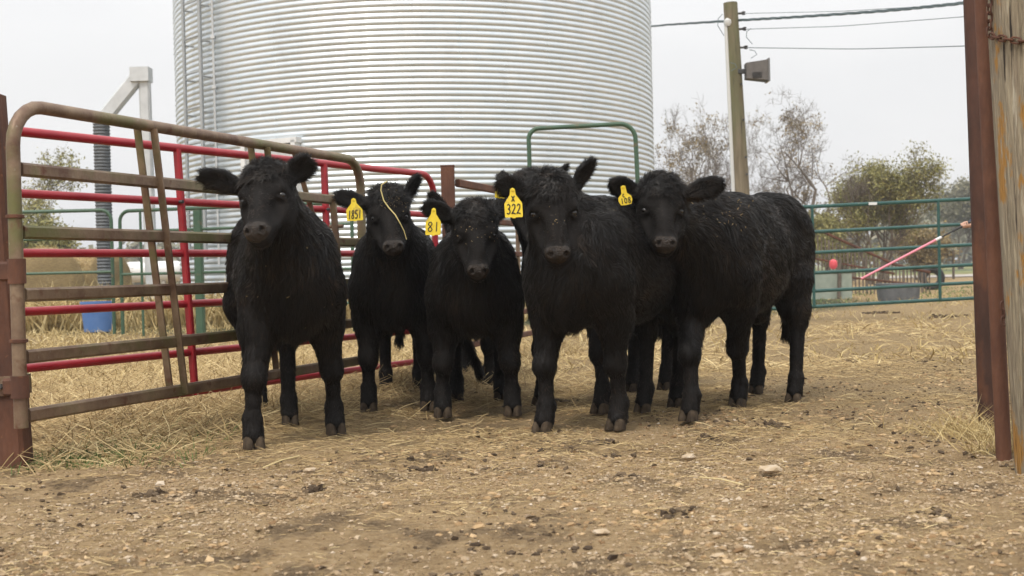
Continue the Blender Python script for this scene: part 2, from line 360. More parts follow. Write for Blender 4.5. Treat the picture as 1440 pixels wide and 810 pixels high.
# ------------------------------------------------------------------ grain bin
SC = v3(*P(591, 300, 26.0)[:2], 0); SR = 4.87; PITCHC = .1016
zs = np.arange(.32, 7.6, PITCHC / 12); ph = (zs / PITCHC) * 2 * math.pi
prof = SR + .019 * (np.abs(np.sin(ph / 2)) ** 1.0 - .6)
bin_t = thing('grain_bin', 'huge round corrugated galvanised steel grain bin towering behind the calves', 'grain bin', SC)
A = np.linspace(0, 2 * math.pi, 300, endpoint=False)
V = np.stack([SC[0] + prof[:, None] * np.cos(A), SC[1] + prof[:, None] * np.sin(A), np.broadcast_to(zs[:, None], (len(zs), len(A)))], -1)
I = np.arange(V.shape[0] * V.shape[1]).reshape(V.shape[:2]); J = np.roll(I, -1, 1)
mb = MB(); mb.add(V, np.stack([I[:-1], J[:-1], J[1:], I[1:]], -1).reshape(-1, 4))
def bin_pt(px, z, out=0.0):
    d = RM @ np.array([(px - 720) / FPX, 0, -1.0]); d = nrm(v3(d[0], d[1], 0)); o = -SC[:2]; b = d[:2] @ o
    q = b * b - (o @ o - (SR + out) ** 2); tt = -b - math.sqrt(max(q, 0)); p = d * tt; return v3(p[0], p[1], z)
rb = random.Random(4)
for tier in range(9):               # bolted vertical seams, staggered from tier to tier
    z0 = .32 + tier * PITCHC * 8
    for a in np.arange((tier % 2) * .17, 6.28, .34):
        if math.sin(a) > .2: continue
        for z in np.arange(z0 + PITCHC * .25, z0 + PITCHC * 8, PITCHC):
            for da in (0, .011):
                r_ = SR + .010; c = SC + v3(r_ * math.cos(a + da), r_ * math.sin(a + da), z)
                mb.box(c, (.012, .016, .016), rz=a)
    for a in np.arange(3.2, 6.28, .043):
        c = SC + v3((SR + .009) * math.cos(a), (SR + .009) * math.sin(a), z0 + PITCHC * .25); mb.box(c, (.01, .012, .012), rz=a)
obj('wall', mb, M['galv'], bin_t, ang=0)
mb = MB(); mb.lathe([(SR + .08, 7.55), (SR + .08, 7.62), (.6, 10.0), (.6, 10.2), (0.01, 10.3)], SC, 64)
obj('roof', mb, M['galv2'], bin_t)
mb = MB(); mb.lathe([(SR + .25, -.1), (SR + .25, .30), (SR - .3, .31)], SC, 64); obj('foundation', mb, M['concrete'], bin_t)
# ladder: two side channels with stand-off steps
lp0, lp1 = bin_pt(268, 0, .22), bin_pt(291, 0, .22)
lad = MB(); lad.bar(lp0 + v3(0, 0, 1.1), lp0 + v3(0, 0, 7.9), .05, .10, up=(0, 1, 0)); lad.bar(lp1 + v3(0, 0, 1.1), lp1 + v3(0, 0, 7.9), .05, .13, up=(0, 1, 0))
for z in np.arange(1.3, 7.8, .64):
    lad.bar(lp0 + v3(0, 0, z), lp1 + v3(0, 0, z), .03, .03)
    for q in (lp0, lp1):
        i_ = nrm(v3(SC[0] - q[0], SC[1] - q[1], 0)); lad.bar(q + v3(0, 0, z - .1), q + i_ * .2 + v3(0, 0, z - .1), .03, .03)
obj('ladder', lad, mat('ladder_steel', (.40, .42, .43), .5, .3, (.34, .36, .37), 6), bin_t)
mb = MB(); q = bin_pt(309, 0, .04); mb.tube([q + v3(0, 0, 1.0), q + v3(0, 0, 7.5)], .02, 8)
for z in np.arange(1.5, 7, .9): mb.box(q + v3(0, 0, z), (.07, .07, .05))
obj('cable_pipe', mb, M['galv2'], bin_t)
mb = MB(); a_ = math.atan2(*(bin_pt(385, 0) - SC)[1::-1]); dc = bin_pt(385, 0, .03); dn = v3(math.cos(a_), math.sin(a_), 0); ds = v3(-math.sin(a_), math.cos(a_), 0)
AX = np.array([ds, dn, v3(0, 0, 1)])
mb.box(dc + v3(0, 0, 1.85), (1.0, .07, 2.35), ax=AX)
dor = obj('door', mb, M['galv2'], bin_t)
mb = MB()
for s_ in (-1, 1): mb.box(dc + ds * .55 * s_ + v3(0, 0, 1.85), (.09, .16, 2.5), ax=AX)
mb.box(dc + v3(0, 0, 3.1), (1.25, .16, .09), ax=AX); obj('door_frame', mb, M['white'], bin_t)

# ------------------------------------------------------------------ discharge spout beside the bin
DS = 23.0
b0 = P(147, 330, DS); t_ = thing('grain_spout', 'grey metal down spout with black ribbed hose standing left of the grain bin', 'spout', (b0[0], b0[1], 0))
hp = P(146, 172, DS); mb = MB(); zz = np.arange(.45, hp[2], .03)
mb.tube([v3(b0[0], b0[1], z) for z in zz], [.145 + (.012 if i % 2 else -.006) for i in range(len(zz))], 18); obj('ribbed_hose', mb, M['hose'], t_)
tp = P(197, 104, DS); h2 = P(140, 172, DS); mb = MB(); mb.bar(h2 + v3(-.02, 0, -.05), tp, .26, .17, up=(0, 1, 0)); obj('spout_arm', mb, M['galv2'], t_)
mb = MB(); pb = P(213, 380, DS); mb.bar(v3(pb[0], pb[1], 0), P(203, 97, DS) + v3(0, 0, 0), .2, .16, up=(0, 1, 0)); obj('spout_post', mb, M['galv2'], t_)
mb = MB(); mb.box(tp + v3(0.02, 0, -.02), (.34, .3, .26)); obj('joint_box', mb, M['galv2'], t_)
mb = MB(); mb.box(hp + v3(0, 0, .06), (.33, .33, .12)); obj('hose_cap', mb, M['galv2'], t_)

# ------------------------------------------------------------------ gates
def arc_corner(p0, c, p1, r, n=7):
    """points rounding corner c between p0 and p1"""
    c = np.asarray(c, float); a = nrm(np.asarray(p0) - c); b = nrm(np.asarray(p1) - c); s = c + a * r; e = c + b * r; o = c + a * r + b * r
    return [o - b * r * math.cos(t) - a * r * math.sin(t) for t in np.linspace(0, math.pi / 2, n)]
def on_line(A, B, px):
    k = (px - 720) / FPX; d = RM @ np.array([k, 0, -1.0]); k = d[0] / d[1]
    D = (k * 0 + (A[0] - k * A[1])) / (k * (B[1] - A[1]) - (B[0] - A[0])); return D
def gate_pt(A, B, f, z): return v3(A[0] + (B[0] - A[0]) * f, A[1] + (B[1] - A[1]) * f, z)

BA, BB = P(21, 300, 5.0), P(508, 300, 7.9)
bz = [1.475, 1.212, .958, .704, .453, .215]
g = thing('pipe_gate', 'weathered brown steel pipe gate hinged on the rusty post, foremost at left', 'gate', (BA[0], BA[1], 0))
r = .028
def gate_frame(A, B, zb, zt, rc, r, left_round=True, right_round=True, n=12):
    a0, a1, b1, b0 = gate_pt(A, B, 0, zb), gate_pt(A, B, 0, zt), gate_pt(A, B, 1, zt), gate_pt(A, B, 1, zb)
    pts = [a0] + (arc_corner(a0, a1, b1, rc) if left_round else [a1]) + (arc_corner(a1, b1, b0, rc) if right_round else [b1]) + [b0]
    m = MB(); m.tube(pts, r, n); return m
obj('frame', gate_frame(BA, BB, .17, 1.475, .17, r), M['gate_brown'], g)
for z in bz[1:]:
    m = MB(); m.bar(gate_pt(BA, BB, .012, z), gate_pt(BA, BB, .99, z), .034, .056, chamfer=.28); obj('rail', m, M['gate_brown'], g)
gn = nrm(v3(BB[1] - BA[1], -(BB[0] - BA[0]), 0))
def strap(f0, f1, side, z0=.20, z1=1.46, wd=.036):
    m = MB(); m.bar(gate_pt(BA, BB, f1, z0) + gn * side * .026, gate_pt(BA, BB, f0, z1) + gn * side * .026, .012, wd, up=gn, chamfer=.1); return obj('brace', m, M['gate_brown'], g)
f_ = lambda px: on_line(BA, BB, px)
strap(f_(216), f_(250), 1); strap(f_(206), f_(242), -1); strap(f_(375), f_(402), 1); strap(f_(364), f_(392), -1)
strap(f_(425), f_(462), -1, .9, 1.46, .03)
m = MB(); m.bar(gate_pt(BA, BB, f_(472), .86) + gn * .02, gate_pt(BA, BB, f_(467), 1.215) + gn * .02, .02, .04, up=gn); m.tube([gate_pt(BA, BB, f_(470), 1.05) - gn * .02, gate_pt(BA, BB, f_(470), 1.05) + gn * .07], .012, 8)
obj('latch', m, M['gate_brown'], g)
for z, h_ in ((.80, .10), (.335, .09)):
    m = MB(); c_ = gate_pt(BA, BB, 0, z); m.lathe([(.030, -h_/2), (.036, -h_/2), (.036, h_/2), (.030, h_/2)], c_, 16); m.bar(c_ - v3(.06, -.01, 0), c_ + v3(.0, .0, 0), .05, h_ * .8); obj('hinge', m, M['rust'], g)
for z in (1.02, .52):
    m = MB(); m.lathe([(.028, -.008), (.036, -.006), (.036, .006), (.028, .008)], gate_pt(BA, BB, 0, z), 14); obj('weld_collar', m, M['rust'], g)

pb = P(12, 400, 5.15); pbx = v3(pb[0] - .045, pb[1] + .03, 0)
m = MB(); m.bar(pbx + v3(.04, 0, -.1), pbx + v3(-.035, 0, 1.535), .125, .125, up=(0, 1, 0), chamfer=.12)
rp = thing('steel_post', 'tall rusty square steel post at the far left edge carrying the brown gate', 'post', pbx)
obj('shaft', m, M['rust'], rp)
m = MB(); m.bar(pbx + v3(.025, 0, .29), pbx + v3(.023, 0, .37), .15, .15, up=(0, 1, 0)); obj('clamp_band', m, M['gate_brown'], rp)
m = MB(); m.tube([pbx + v3(.02, -.07, .33), pbx + v3(.02, -.095, .33)], .012, 6); obj('bolt', m, M['dark'], rp)

RA, RB = P(6, 300, 5.75), P(611, 300, 9.0); RA = RA + (RA - RB) * .09
rz = [1.462, 1.172, .893, .618, .352, .135]
g = thing('red_gate', 'bright red tubular steel gate just behind the brown gate', 'gate', (RA[0], RA[1], 0))
obj('frame', gate_frame(RA, RB, .12, 1.462, .16, .023), M['red'], g)
for z in rz[1:]:
    m = MB(); m.tube([gate_pt(RA, RB, .005, z), gate_pt(RA, RB, .995, z)], .021, 12); obj('rail', m, M['red'], g)
gn2 = nrm(v3(RB[1] - RA[1], -(RB[0] - RA[0]), 0))
for a, b in ((262 - 10, 268), (458, 462)):
    f0 = on_line(RA, RB, a); f1 = on_line(RA, RB, b)
    m = MB(); m.bar(gate_pt(RA, RB, f1, .12) + gn2 * .012, gate_pt(RA, RB, f0, 1.455) + gn2 * .012, .03, .042, up=gn2); obj('brace', m, M['red'], g)
    m = MB(); m.tube([gate_pt(RA, RB, f0, 1.17) + gn2 * .02, gate_pt(RA, RB, f0, 1.17) + gn2 * .045], .01, 6); obj('bolt', m, M['dark'], g)

q = P(631, 300, 9.25)
m = MB(); m.box(v3(q[0], q[1], .72), (.098, .098, 1.64)); m.box(v3(q[0], q[1], 1.545), (.104, .104, .008))
tag(obj('steel_post', m, M['rust'], base=(q[0], q[1], 0)), 'rusty square steel post at the end of the red gate, behind the calves', 'post')
CA, CB = v3(q[0] + .07, q[1] + .03, 0), v3(P(790, 300, 12.2)[0], 12.2, 0)
g = thing('rusty_gate', 'low rusty brown pipe gate running back from the post behind the calves', 'gate', CA)
for z in (1.42, 1.16, .9, .64, .40, .2):
    m = MB(); m.bar(gate_pt(CA, CB, 0, z), gate_pt(CA, CB, 1, z), .04, .058 if z > 1.4 else .045); obj('rail', m, M['rust'], g)
for f in (.5, .99):
    m = MB(); m.bar(gate_pt(CA, CB, f, .17) , gate_pt(CA, CB, f, 1.39), .035, .035, up=(0, 1, 0)); obj('upright', m, M['gate_brown'], g)

# green arch frame in front of the bin
DA = 13.0; m = MB(); a, b = P(751, 400, DA), P(906, 400, DA); zt0, zt1 = P(753, 181, DA)[2], P(903, 173, DA)[2]
a0, b0 = v3(a[0], DA, -.05), v3(b[0], DA, -.05); a1, b1 = v3(a[0] - .02, DA, zt0), v3(b[0] - .06, DA, zt1)
m.tube([a0] + arc_corner(a0, a1, b1, .11) + arc_corner(a1, b1, b0, .16) + [b0], .024, 10)
g = thing('arch_frame', 'green tubular steel archway rising behind the middle calves', 'frame', (a[0], DA, 0))
obj('hoop', m, M['green2'], g)
m = MB(); m.tube([v3(a[0], DA, .3), v3(b[0], DA, .3)], .02, 8); obj('crossbar', m, M['green2'], g)

# green gate on the right
GA, GB = P(1000, 400, 16.6), P(1480, 400, 16.9)
tilt = math.tan(R(1.5)) * (GB[0] - GA[0])
g = thing('green_gate', 'dark green tubular gate closing the yard at right, behind the rightmost calf', 'gate', (GA[0], GA[1], 0))
def gg(px, y0):   # rail height from its pixel height at x=1150
    return P(1150, y0, 16.65)[2]
gz = [gg(1150, y) for y in (290, 325.6, 355, 383.5, 409, 431)]
f1150 = on_line(GA, GB, 1150)
def gpt(f, z): return gate_pt(GA, GB, f, z + tilt * (f - f1150))
pts = [gpt(0, gz[5]), *arc_corner(gpt(0, gz[5]), gpt(0, gz[0]), gpt(1, gz[0]), .12), *arc_corner(gpt(0, gz[0]), gpt(1, gz[0]), gpt(1, gz[5]), .12), gpt(1, gz[5])]
m = MB(); m.tube(pts, .026, 10); obj('frame', m, M['green'], g)
for z in gz[1:]:
    m = MB(); m.tube([gpt(0, z), gpt(1, z)], .024, 8); obj('rail', m, M['green'], g)
for px in (1144, 1321):
    f = on_line(GA, GB, px); m = MB(); m.bar(gpt(f, gz[5]) - v3(0, .02, 0), gpt(f, gz[0]) - v3(0, .02, 0), .035, .03, up=(0, 1, 0)); obj('upright', m, M['green'], g)
m = MB(); f = on_line(GA, GB, 1229); m.box(gpt(f, gz[0]) - v3(0, .028, 0), (.11, .006, .035)); obj('maker_plate', m, M['white'], g)

# green corral panels on the left, in front of the bin
DP = 16.5
def corral(px0, px1, D0, D1, ztop_px, rails_px, label, uprights):
    A = P(px0, 400, D0); B = P(px1, 400, D1); g = thing('corral_panel', label, 'panel', (A[0], A[1], 0), 'green corral panels left of the bin')
    zt = P(px0, ztop_px, D0)[2]; obj('frame', gate_frame(A, B, .05, zt, .14, .024, n=8), M['green2'], g)
    for y in rails_px:
        z = P(px0, y, D0)[2]; m = MB(); m.tube([gate_pt(A, B, 0, z), gate_pt(A, B, 1, z)], .019, 8); obj('rail', m, M['green2'], g)
    for px, wd in uprights:
        f = on_line(A, B, px); m = MB(); m.bar(gate_pt(A, B, f, .02), gate_pt(A, B, f, zt - .02), wd, wd, up=(0, 1, 0)); obj('upright', m, M['green2'], g)
corral(-80, 159, 16.5, 16.5, 301, (340, 388, 425), 'green corral panel with rounded corner in front of the hay bale', [(26, .07)])
corral(171, 497, 16.4, 15.6, 297, (326, 386, 432), 'green corral panel with a thick post standing in front of the grain bin', [(281, .11), (200, .03)])

# ------------------------------------------------------------------ right hand posts and chain
D1 = 5.55; a = P(1388, 590, D1); b = P(1367, 0, D1); dd = nrm(b - a)
m = MB(); m.tube([a - dd * (a[2] + .1) / dd[2], b + dd * .5], .0375, 20)
tag(obj('steel_pipe', m, M['rust_dark'], base=(a[0], a[1], 0)), 'thicker rusty steel pipe standing upright, left one of the pair beside the wooden post', 'pipe')
D2 = 4.72; a = P(1411, 630, D2); b = P(1381, 0, D2); dd = nrm(b - a)
m = MB(); m.tube([a - dd * (a[2] + .1) / dd[2], b + dd * .45], .0285, 20)
tag(obj('steel_pipe', m, M['rust_light'], base=(a[0], a[1], 0)), 'thinner rusty steel pipe leaning against the left side of the wooden post', 'pipe')
D3 = 4.45; PR = .148
pa = P(1430, 650, D3) + v3(PR, 0, 0); pt = P(1391, 0, D3) + v3(PR, 0, 0); dd = nrm(pt - pa)
zz = np.arange(-.2, 2.15, .02); AA = np.linspace(0, 2 * math.pi, 120, endpoint=False)
Zg, Ag = np.meshgrid(zz, AA, indexing='ij')
pp = np.stack([np.cos(Ag) * 14, np.sin(Ag) * 14, Zg * .9], -1)
rr = PR + .006 * fbm(pp * .25, 3, 5) - .012 * np.clip(fbm(pp * np.array([.8, .8, .55]), 3, 9) - .28, 0, 1) * 3 + .003 * fbm(pp * np.array([2, 2, .6]), 2, 15)
ch = 0 * Zg
cen = np.stack([pa[0] + dd[0] / dd[2] * Zg, pa[1] + dd[1] / dd[2] * Zg, Zg], -1)
rr = rr - .007 * (np.clip(vnoise(pp * np.array([2.2, 2.2, .10]), 33) - .45, 0, .2) * 5)
V = cen + np.stack([np.cos(Ag) * (rr - ch), np.sin(Ag) * (rr - ch), 0 * Zg], -1)
I = np.arange(V.shape[0] * V.shape[1]).reshape(V.shape[:2]); J = np.roll(I, -1, 1)
m = MB(); m.add(V, np.stack([I[:-1], J[:-1], J[1:], I[1:]], -1).reshape(-1, 4)); nn_ = m.n
m.add([cen[-1, 0] + v3(0, 0, .005)] + list(V[-1]), None, [[0, 1 + j, 1 + (j + 1) % 120] for j in range(120)])
tag(obj('wooden_post', m, M['wood'], base=(pa[0], pa[1], 0), ang=0), 'thick weathered grey wooden post with orange stains at the right edge', 'post')
def post_c(z): return v3(pa[0] + dd[0] / dd[2] * z, pa[1] + dd[1] / dd[2] * z, z)
def link(mbx, c, d, n, L=.036, W=.02, r=.0036):
    d = nrm(d); n = nrm(n - d * np.dot(n, d)); pts = []
    for t in np.linspace(0, 2 * math.pi, 17):
        ct, st = math.cos(t), math.sin(t); pts.append(c + d * ((L - W) / 2 * np.sign(ct) * min(1, abs(ct) * 3) + ct * W / 2) + n * st * W / 2)
    mbx.tube(pts, r, 6, caps=False)
ch = thing('chain', 'rusty steel chain wrapped round the top of the wooden post', 'chain', post_c(1.6))
path = []
for t in np.linspace(0, 1, 160):
    ang = math.pi * 1.02 + t * 3.9; z = P(1391, 47, 4.4)[2] - .04 * min(1, t * 4) - .008 * math.sin(t * 6)
    c = post_c(z); path.append(c + v3(math.cos(ang) * (PR + .010), math.sin(ang) * (PR + .010), 0))
path = [post_c(1.72) + v3(-(PR + .008), -.03, .04 - .02 * k) for k in range(4)] + path
path = np.array(path); seg = np.r_[0, np.cumsum(np.linalg.norm(np.diff(path, axis=0), axis=1))]
k = 0; s_ = 0
while s_ < seg[-1] - .03:
    p0 = np.array([np.interp(s_, seg, path[:, i]) for i in range(3)]); p1 = np.array([np.interp(s_ + .027, seg, path[:, i]) for i in range(3)])
    d = p1 - p0; radial = nrm((p0 - post_c(p0[2])) * v3(1, 1, 0)); m = MB()
    link(m, (p0 + p1) / 2, d, radial if k % 2 else np.cross(nrm(d), radial)); obj('link', m, M['rust'], ch); s_ += .027; k += 1
ch2 = thing('chain_end', 'two rusty chain links hanging low between the pipe and the wooden post', 'chain', P(1409, 445, 4.5))
for k, y in enumerate((430, 441, 451)):
    m = MB(); link(m, P(1411 + k * .5, y, 4.52), v3(.05, 0, 1), v3(1, 0, 0) if k % 2 == 0 else v3(0, 1, 0), .034, .02); obj('link', m, M['rust'], ch2)

# ------------------------------------------------------------------ power pole, lamp, wires
DPo = 21.0; a = P(1043, 275, DPo); b = P(1027, 4, DPo); dd = nrm(b - a); base = a - dd * a[2] / dd[2]
g = thing('power_pole', 'leaning wooden utility pole with a white conduit up its side', 'utility pole', base)
m = MB(); m.tube([base - dd * .1, b], [.15, .118], 20); obj('shaft', m, M['pole'], g)
m = MB(); o_ = v3(-.175, -.05, 0); m.tube([base + o_, P(1024, 34, DPo) + v3(-.045, -.05, 0)], .034, 10); obj('conduit', m, M['conduit'], g)
m = MB(); c_ = P(1023, 34, DPo); m.lathe([(.05, -.05), (.075, 0), (.07, .05), (.03, .09), (0.001, .1)], c_ + v3(0, -.06, 0), 12); obj('weatherhead', m, M['conduit'], g)
for y in (19, 41, 67):
    c_ = P(1037 + (y - 19) * .07, y, DPo); m = MB(); m.tube([c_, c_ + v3(.1, -.02, 0)], [.02, .02], 6); m.lathe([(.02, -.03), (.035, -.02), (.02, 0), (.035, .02), (.02, .03)], c_ + v3(.1, -.02, 0), 10); obj('insulator', m, M['dark'], g)
rr_ = random.Random(3)
for (x0, y0, y1, s) in ((1010, 20, 50, 1), (1020, 88, 100, -1), (1050, 40, 62, 1), (1048, 70, 82, -1)):
    m = MB(); p0 = P(x0 + 6, y0, DPo - .2); p1 = P(x0 + 8, y1, DPo - .2); mid = (p0 + p1) / 2 - v3(.1 * s, .05, .02); m.tube([p0, (p0 + mid) / 2 - v3(.03 * s, 0, -.02), mid, (p1 + mid) / 2, p1], .006, 5); obj('loose_wire', m, M['cable'], g)
for y in (120, 170, 222, 246):
    c_ = P(1033 + (y - 4) * .062, y, DPo); m = MB(); m.tube([c_ - v3(0, .13, 0), c_ - v3(0, .16, 0)], .02, 6); obj('bolt', m, M['dark'], g)
lc = P(1061, 100, 20.9)
g = thing('flood_lamp', 'dark grey box flood lamp mounted on the right side of the utility pole', 'lamp', lc)
m = MB(); w0, w1, h0, h1 = .15, .20, .13, .17
V = [lc + v3(-w0, -.1, -h0), lc + v3(-w0, -.1, h0), lc + v3(w1, -.14, h1), lc + v3(w1, -.14, -h1), lc + v3(-w0, .12, -h0), lc + v3(-w0, .12, h0), lc + v3(w1, .16, h1), lc + v3(w1, .16, -h1)]
m.add(V, [[0, 3, 2, 1], [4, 5, 6, 7], [0, 1, 5, 4], [3, 7, 6, 2], [1, 2, 6, 5], [0, 4, 7, 3]]); obj('housing', m, M['ltgrey'], g, ang=20)
m = MB(); m.box(lc + v3(.215, 0, 0), (.03, .32, .38)); obj('lens_frame', m, M['glass'], g)
m = MB()
for k in range(5): m.box(lc + v3(.02 + .0 * k, -.128, -.04 - k * .02), (.16, .012, .008))
obj('vent', m, M['dark'], g)
m = MB(); m.bar(lc + v3(-.28, 0, .0), lc + v3(-.14, 0, 0), .05, .08); obj('bracket', m, M['dark'], g)
def wire(name, px, r, label, wob=0.0, D=DPo):
    P0 = [P(x, y, D + dz) for x, y, dz in px]; P0 = np.array(P0)
    s = np.linspace(0, len(P0) - 1, 90); p = np.stack([np.interp(s, np.arange(len(P0)), P0[:, i]) for i in range(3)], 1)
    k = np.ones(9) / 9
    for i in range(3): p[4:-4, i] = np.convolve(p[:, i], k, 'valid')
    m = MB()
    if wob:
        for ph in (0, 2.1, 4.2):
            q = p.copy(); t = np.arange(90) * .9; q[:, 2] += wob * np.sin(t + ph); q[:, 1] += wob * np.cos(t + ph); m.tube(q, r, 6)
    else: m.tube(p, r, 6)
    return tag(obj(name, m, M['cable'] if wob else M['wire'], base=p[0]), label, 'wire', 'overhead wires')
wire('power_line', [(700, 62, 22), (920, 36, 9), (1030, 29, -.13), (1120, 24, -1), (1250, 15, -3), (1350, 5, -5), (1500, -14, -8)], .011, 'thick twisted overhead cable crossing the top of the utility pole', .015)
wire('overhead_wire', [(1045, 19, 0), (1180, 16, -1), (1350, 6, -4), (1500, -4, -7)], .005, 'highest of the three thin wires leaving the utility pole')
wire('overhead_wire', [(1050, 41, 0), (1180, 37, -1), (1350, 24, -4), (1500, 10, -7)], .006, 'middle one of the three thin wires leaving the utility pole')
wire('overhead_wire', [(1050, 67, 0), (1200, 69, -1), (1350, 65, -4), (1500, 58, -7)], .0075, 'lowest of the three thin wires leaving the utility pole')

# ------------------------------------------------------------------ trees
def seg_tubes(mb, S, n=5):
    """S: array rows p0(3) p1(3) r0 r1"""
    S = np.asarray(S); p0, p1, r0, r1 = S[:, :3], S[:, 3:6], S[:, 6], S[:, 7]
    d = nrm(p1 - p0); ref = np.where(np.abs(d[:, 2:3]) < .9, v3(0, 0, 1)[None], v3(1, 0, 0)[None]); u = nrm(np.cross(d, ref)); v = np.cross(d, u)
    a = np.arange(n) * 2 * math.pi / n; ring = u[:, None] * np.cos(a)[None, :, None] + v[:, None] * np.sin(a)[None, :, None]
    V = np.concatenate([p0[:, None] + ring * r0[:, None, None], p1[:, None] + ring * r1[:, None, None]], 1).reshape(-1, 3)
    Q = np.array([[j, (j + 1) % n, n + (j + 1) % n, n + j] for j in range(n)]); b = np.arange(len(S))[:, None, None] * 2 * n
    mb.add(V, (b + Q[None]).reshape(-1, 4))
def grow(rng, p, d, L, r, lvl, maxl, S, tips, nb=(5, 7), spread=.75, up=.12, wander=.16):
    n = 5 if lvl < 2 else 4; step = L / n; pos = p.copy(); dirs = []
    for i in range(n):
        d = nrm(d + rng.normal(size=3) * wander + v3(0, 0, up)); q = pos + d * step; r1 = r * (1 - .62 * (i + 1) / n) if lvl < maxl else r * (1 - .6 * (i + 1) / n)
        S.append(np.r_[pos, q, r * (1 - .62 * i / n), max(r1, .0035)]); dirs.append((q.copy(), d.copy(), max(r1, .004))); pos = q
    if lvl >= maxl:
        for q, dd_, _ in dirs[1:]: tips.append(q)
        return
    k = rng.integers(*nb)
    for i in range(k):
        f = rng.uniform(.25, 1) ** .8; j = min(n - 1, int(f * n)); q, d0, r0 = dirs[j]
        pr = nrm(np.cross(d0, rng.normal(size=3))); dn = nrm(d0 * (1 - spread * .5) + pr * spread + v3(0, 0, .1))
        grow(rng, q, dn, L * rng.uniform(.45, .72), max(r0 * .8, .006), lvl + 1, maxl, S, tips, nb, spread, up, wander)
def leaves(rng, tips, per, spread, size, clump=0.0, keep=1.0):
    tips = np.asarray(tips)
    if keep < 1:
        nz = fbm(tips * .6, 2, 5) ; thr = np.quantile(nz, 1 - keep); tips = tips[nz > thr]
    p = np.repeat(tips, per, 0); p = p + rng.normal(size=p.shape) * spread
    N = len(p); a = nrm(rng.normal(size=(N, 3))); b = nrm(np.cross(a, rng.normal(size=(N, 3)))); s = size * rng.uniform(.6, 1.3, N)[:, None]
    V = np.stack([p - a * s, p - b * s * .5, p + a * s, p + b * s * .5], 1).reshape(-1, 3); Q = np.arange(N * 4).reshape(N, 4)
    m = MB(); m.add(V, Q); t = np.clip(.45 + .35 * fbm(p * .8, 2, 9) + rng.normal(size=N) * .22, 0, 1); m.at['tint'] = np.repeat(t, 4); return m
def tree(name, label, px, D, top_px, seed, lmat, per, spread_leaf, lsize, keep=1.0, maxl=4, nb=(4, 7), spread=.75, trunk_frac=.45, up=.1, trunkr=.13, multi=1, cat='tree', wpx=None):
    rng = np.random.default_rng(seed); b = P(px, 400, D); b = v3(b[0], b[1], 0); H = P(px, top_px, D)[2]; S = []; tips = []
    for k in range(multi):
        a = rng.uniform(0, 6.28); d = nrm(v3(math.cos(a) * .35 * (multi > 1), math.sin(a) * .35 * (multi > 1), 1))
        grow(rng, b + v3(math.cos(a), math.sin(a), 0) * .1 * (multi > 1) - v3(0, 0, .1), d, H * trunk_frac, trunkr / multi ** .5, 0, maxl, S, tips, nb, spread, up)
    S = np.array(S); tips = np.array(tips); zmax = max(S[:, 5].max(), .1); sc = H / zmax     # natural growth scaled to the measured height
    sx_ = sc
    if wpx: sx_ = (wpx / 2 * D / FPX) / np.quantile(np.hypot(tips[:, 0] - b[0], tips[:, 1] - b[1]), .93)
    for A_ in (S[:, 0:3], S[:, 3:6], tips): A_ -= b; A_ *= np.array([sx_, sx_, sc]); A_ += b
    t = thing(name, label, cat, b); m = MB(); big = S[:, 6] > .03
    if big.any(): seg_tubes(m, S[big], 7)
    seg_tubes(m, S[~big], 4); obj('trunk', m, M['bark'], t)
    if per: obj('crown', leaves(rng, tips, per, spread_leaf, lsize, keep=keep), lmat, t, smooth=False)
    return t
tree('bare_tree', 'tall half bare tree with thin brown leaves, right of the utility pole', 1128, 58, 122, 11, M['leaf_brown'], 1, .10, .06, keep=.28, spread=.92, maxl=5, nb=(4, 6), trunkr=.25, trunk_frac=.42, multi=2, up=.06, wpx=270)
tree('bare_tree', 'half bare yellowish tree between the grain bin and the utility pole', 985, 62, 140, 22, M['leaf_brown'], 1, .12, .065, keep=.28, spread=.85, maxl=5, nb=(4, 6), trunkr=.25, multi=3, trunk_frac=.36, up=.05, wpx=220)
tree('leafy_tree', 'bushy olive green tree standing behind the green gate', 1228, 44, 208, 37, M['leaf_olive'], 4, .17, .048, keep=.80, spread=.70, trunk_frac=.27, multi=5, trunkr=.15, up=.24)
tree('leafy_tree', 'lower olive bush left of the bushy tree, behind the green gate', 1175, 48, 300, 41, M['leaf_olive'], 4, .16, .055, keep=.8, spread=.7, trunk_frac=.3, multi=3, trunkr=.10)
tree('leafy_tree', 'low reddish brown thicket behind the green gate and the ramp railing', 1290, 52, 318, 43, M['leaf_brown'], 3, .2, .06, keep=.7, spread=.8, trunk_frac=.3, multi=3, trunkr=.10)
tree('pale_tree', 'pale hazy tree far away beside the rusty pipes at right', 1350, 110, 255, 51, M['leaf_far'], 5, .35, .15, keep=.95, spread=.7, trunk_frac=.32, multi=2, trunkr=.2)
tree('leafy_tree', 'sparse olive tree seen through the gates at the far left', 30, 50, 196, 67, M['leaf_olive'], 3, .14, .065, keep=.5, spread=.6, trunk_frac=.42, trunkr=.14)
tree('leafy_tree', 'low green bush below the sparse tree at far left', 40, 46, 292, 69, M['leaf_olive'], 4, .2, .07, keep=.9, spread=.8, trunk_frac=.3, multi=3, trunkr=.12)
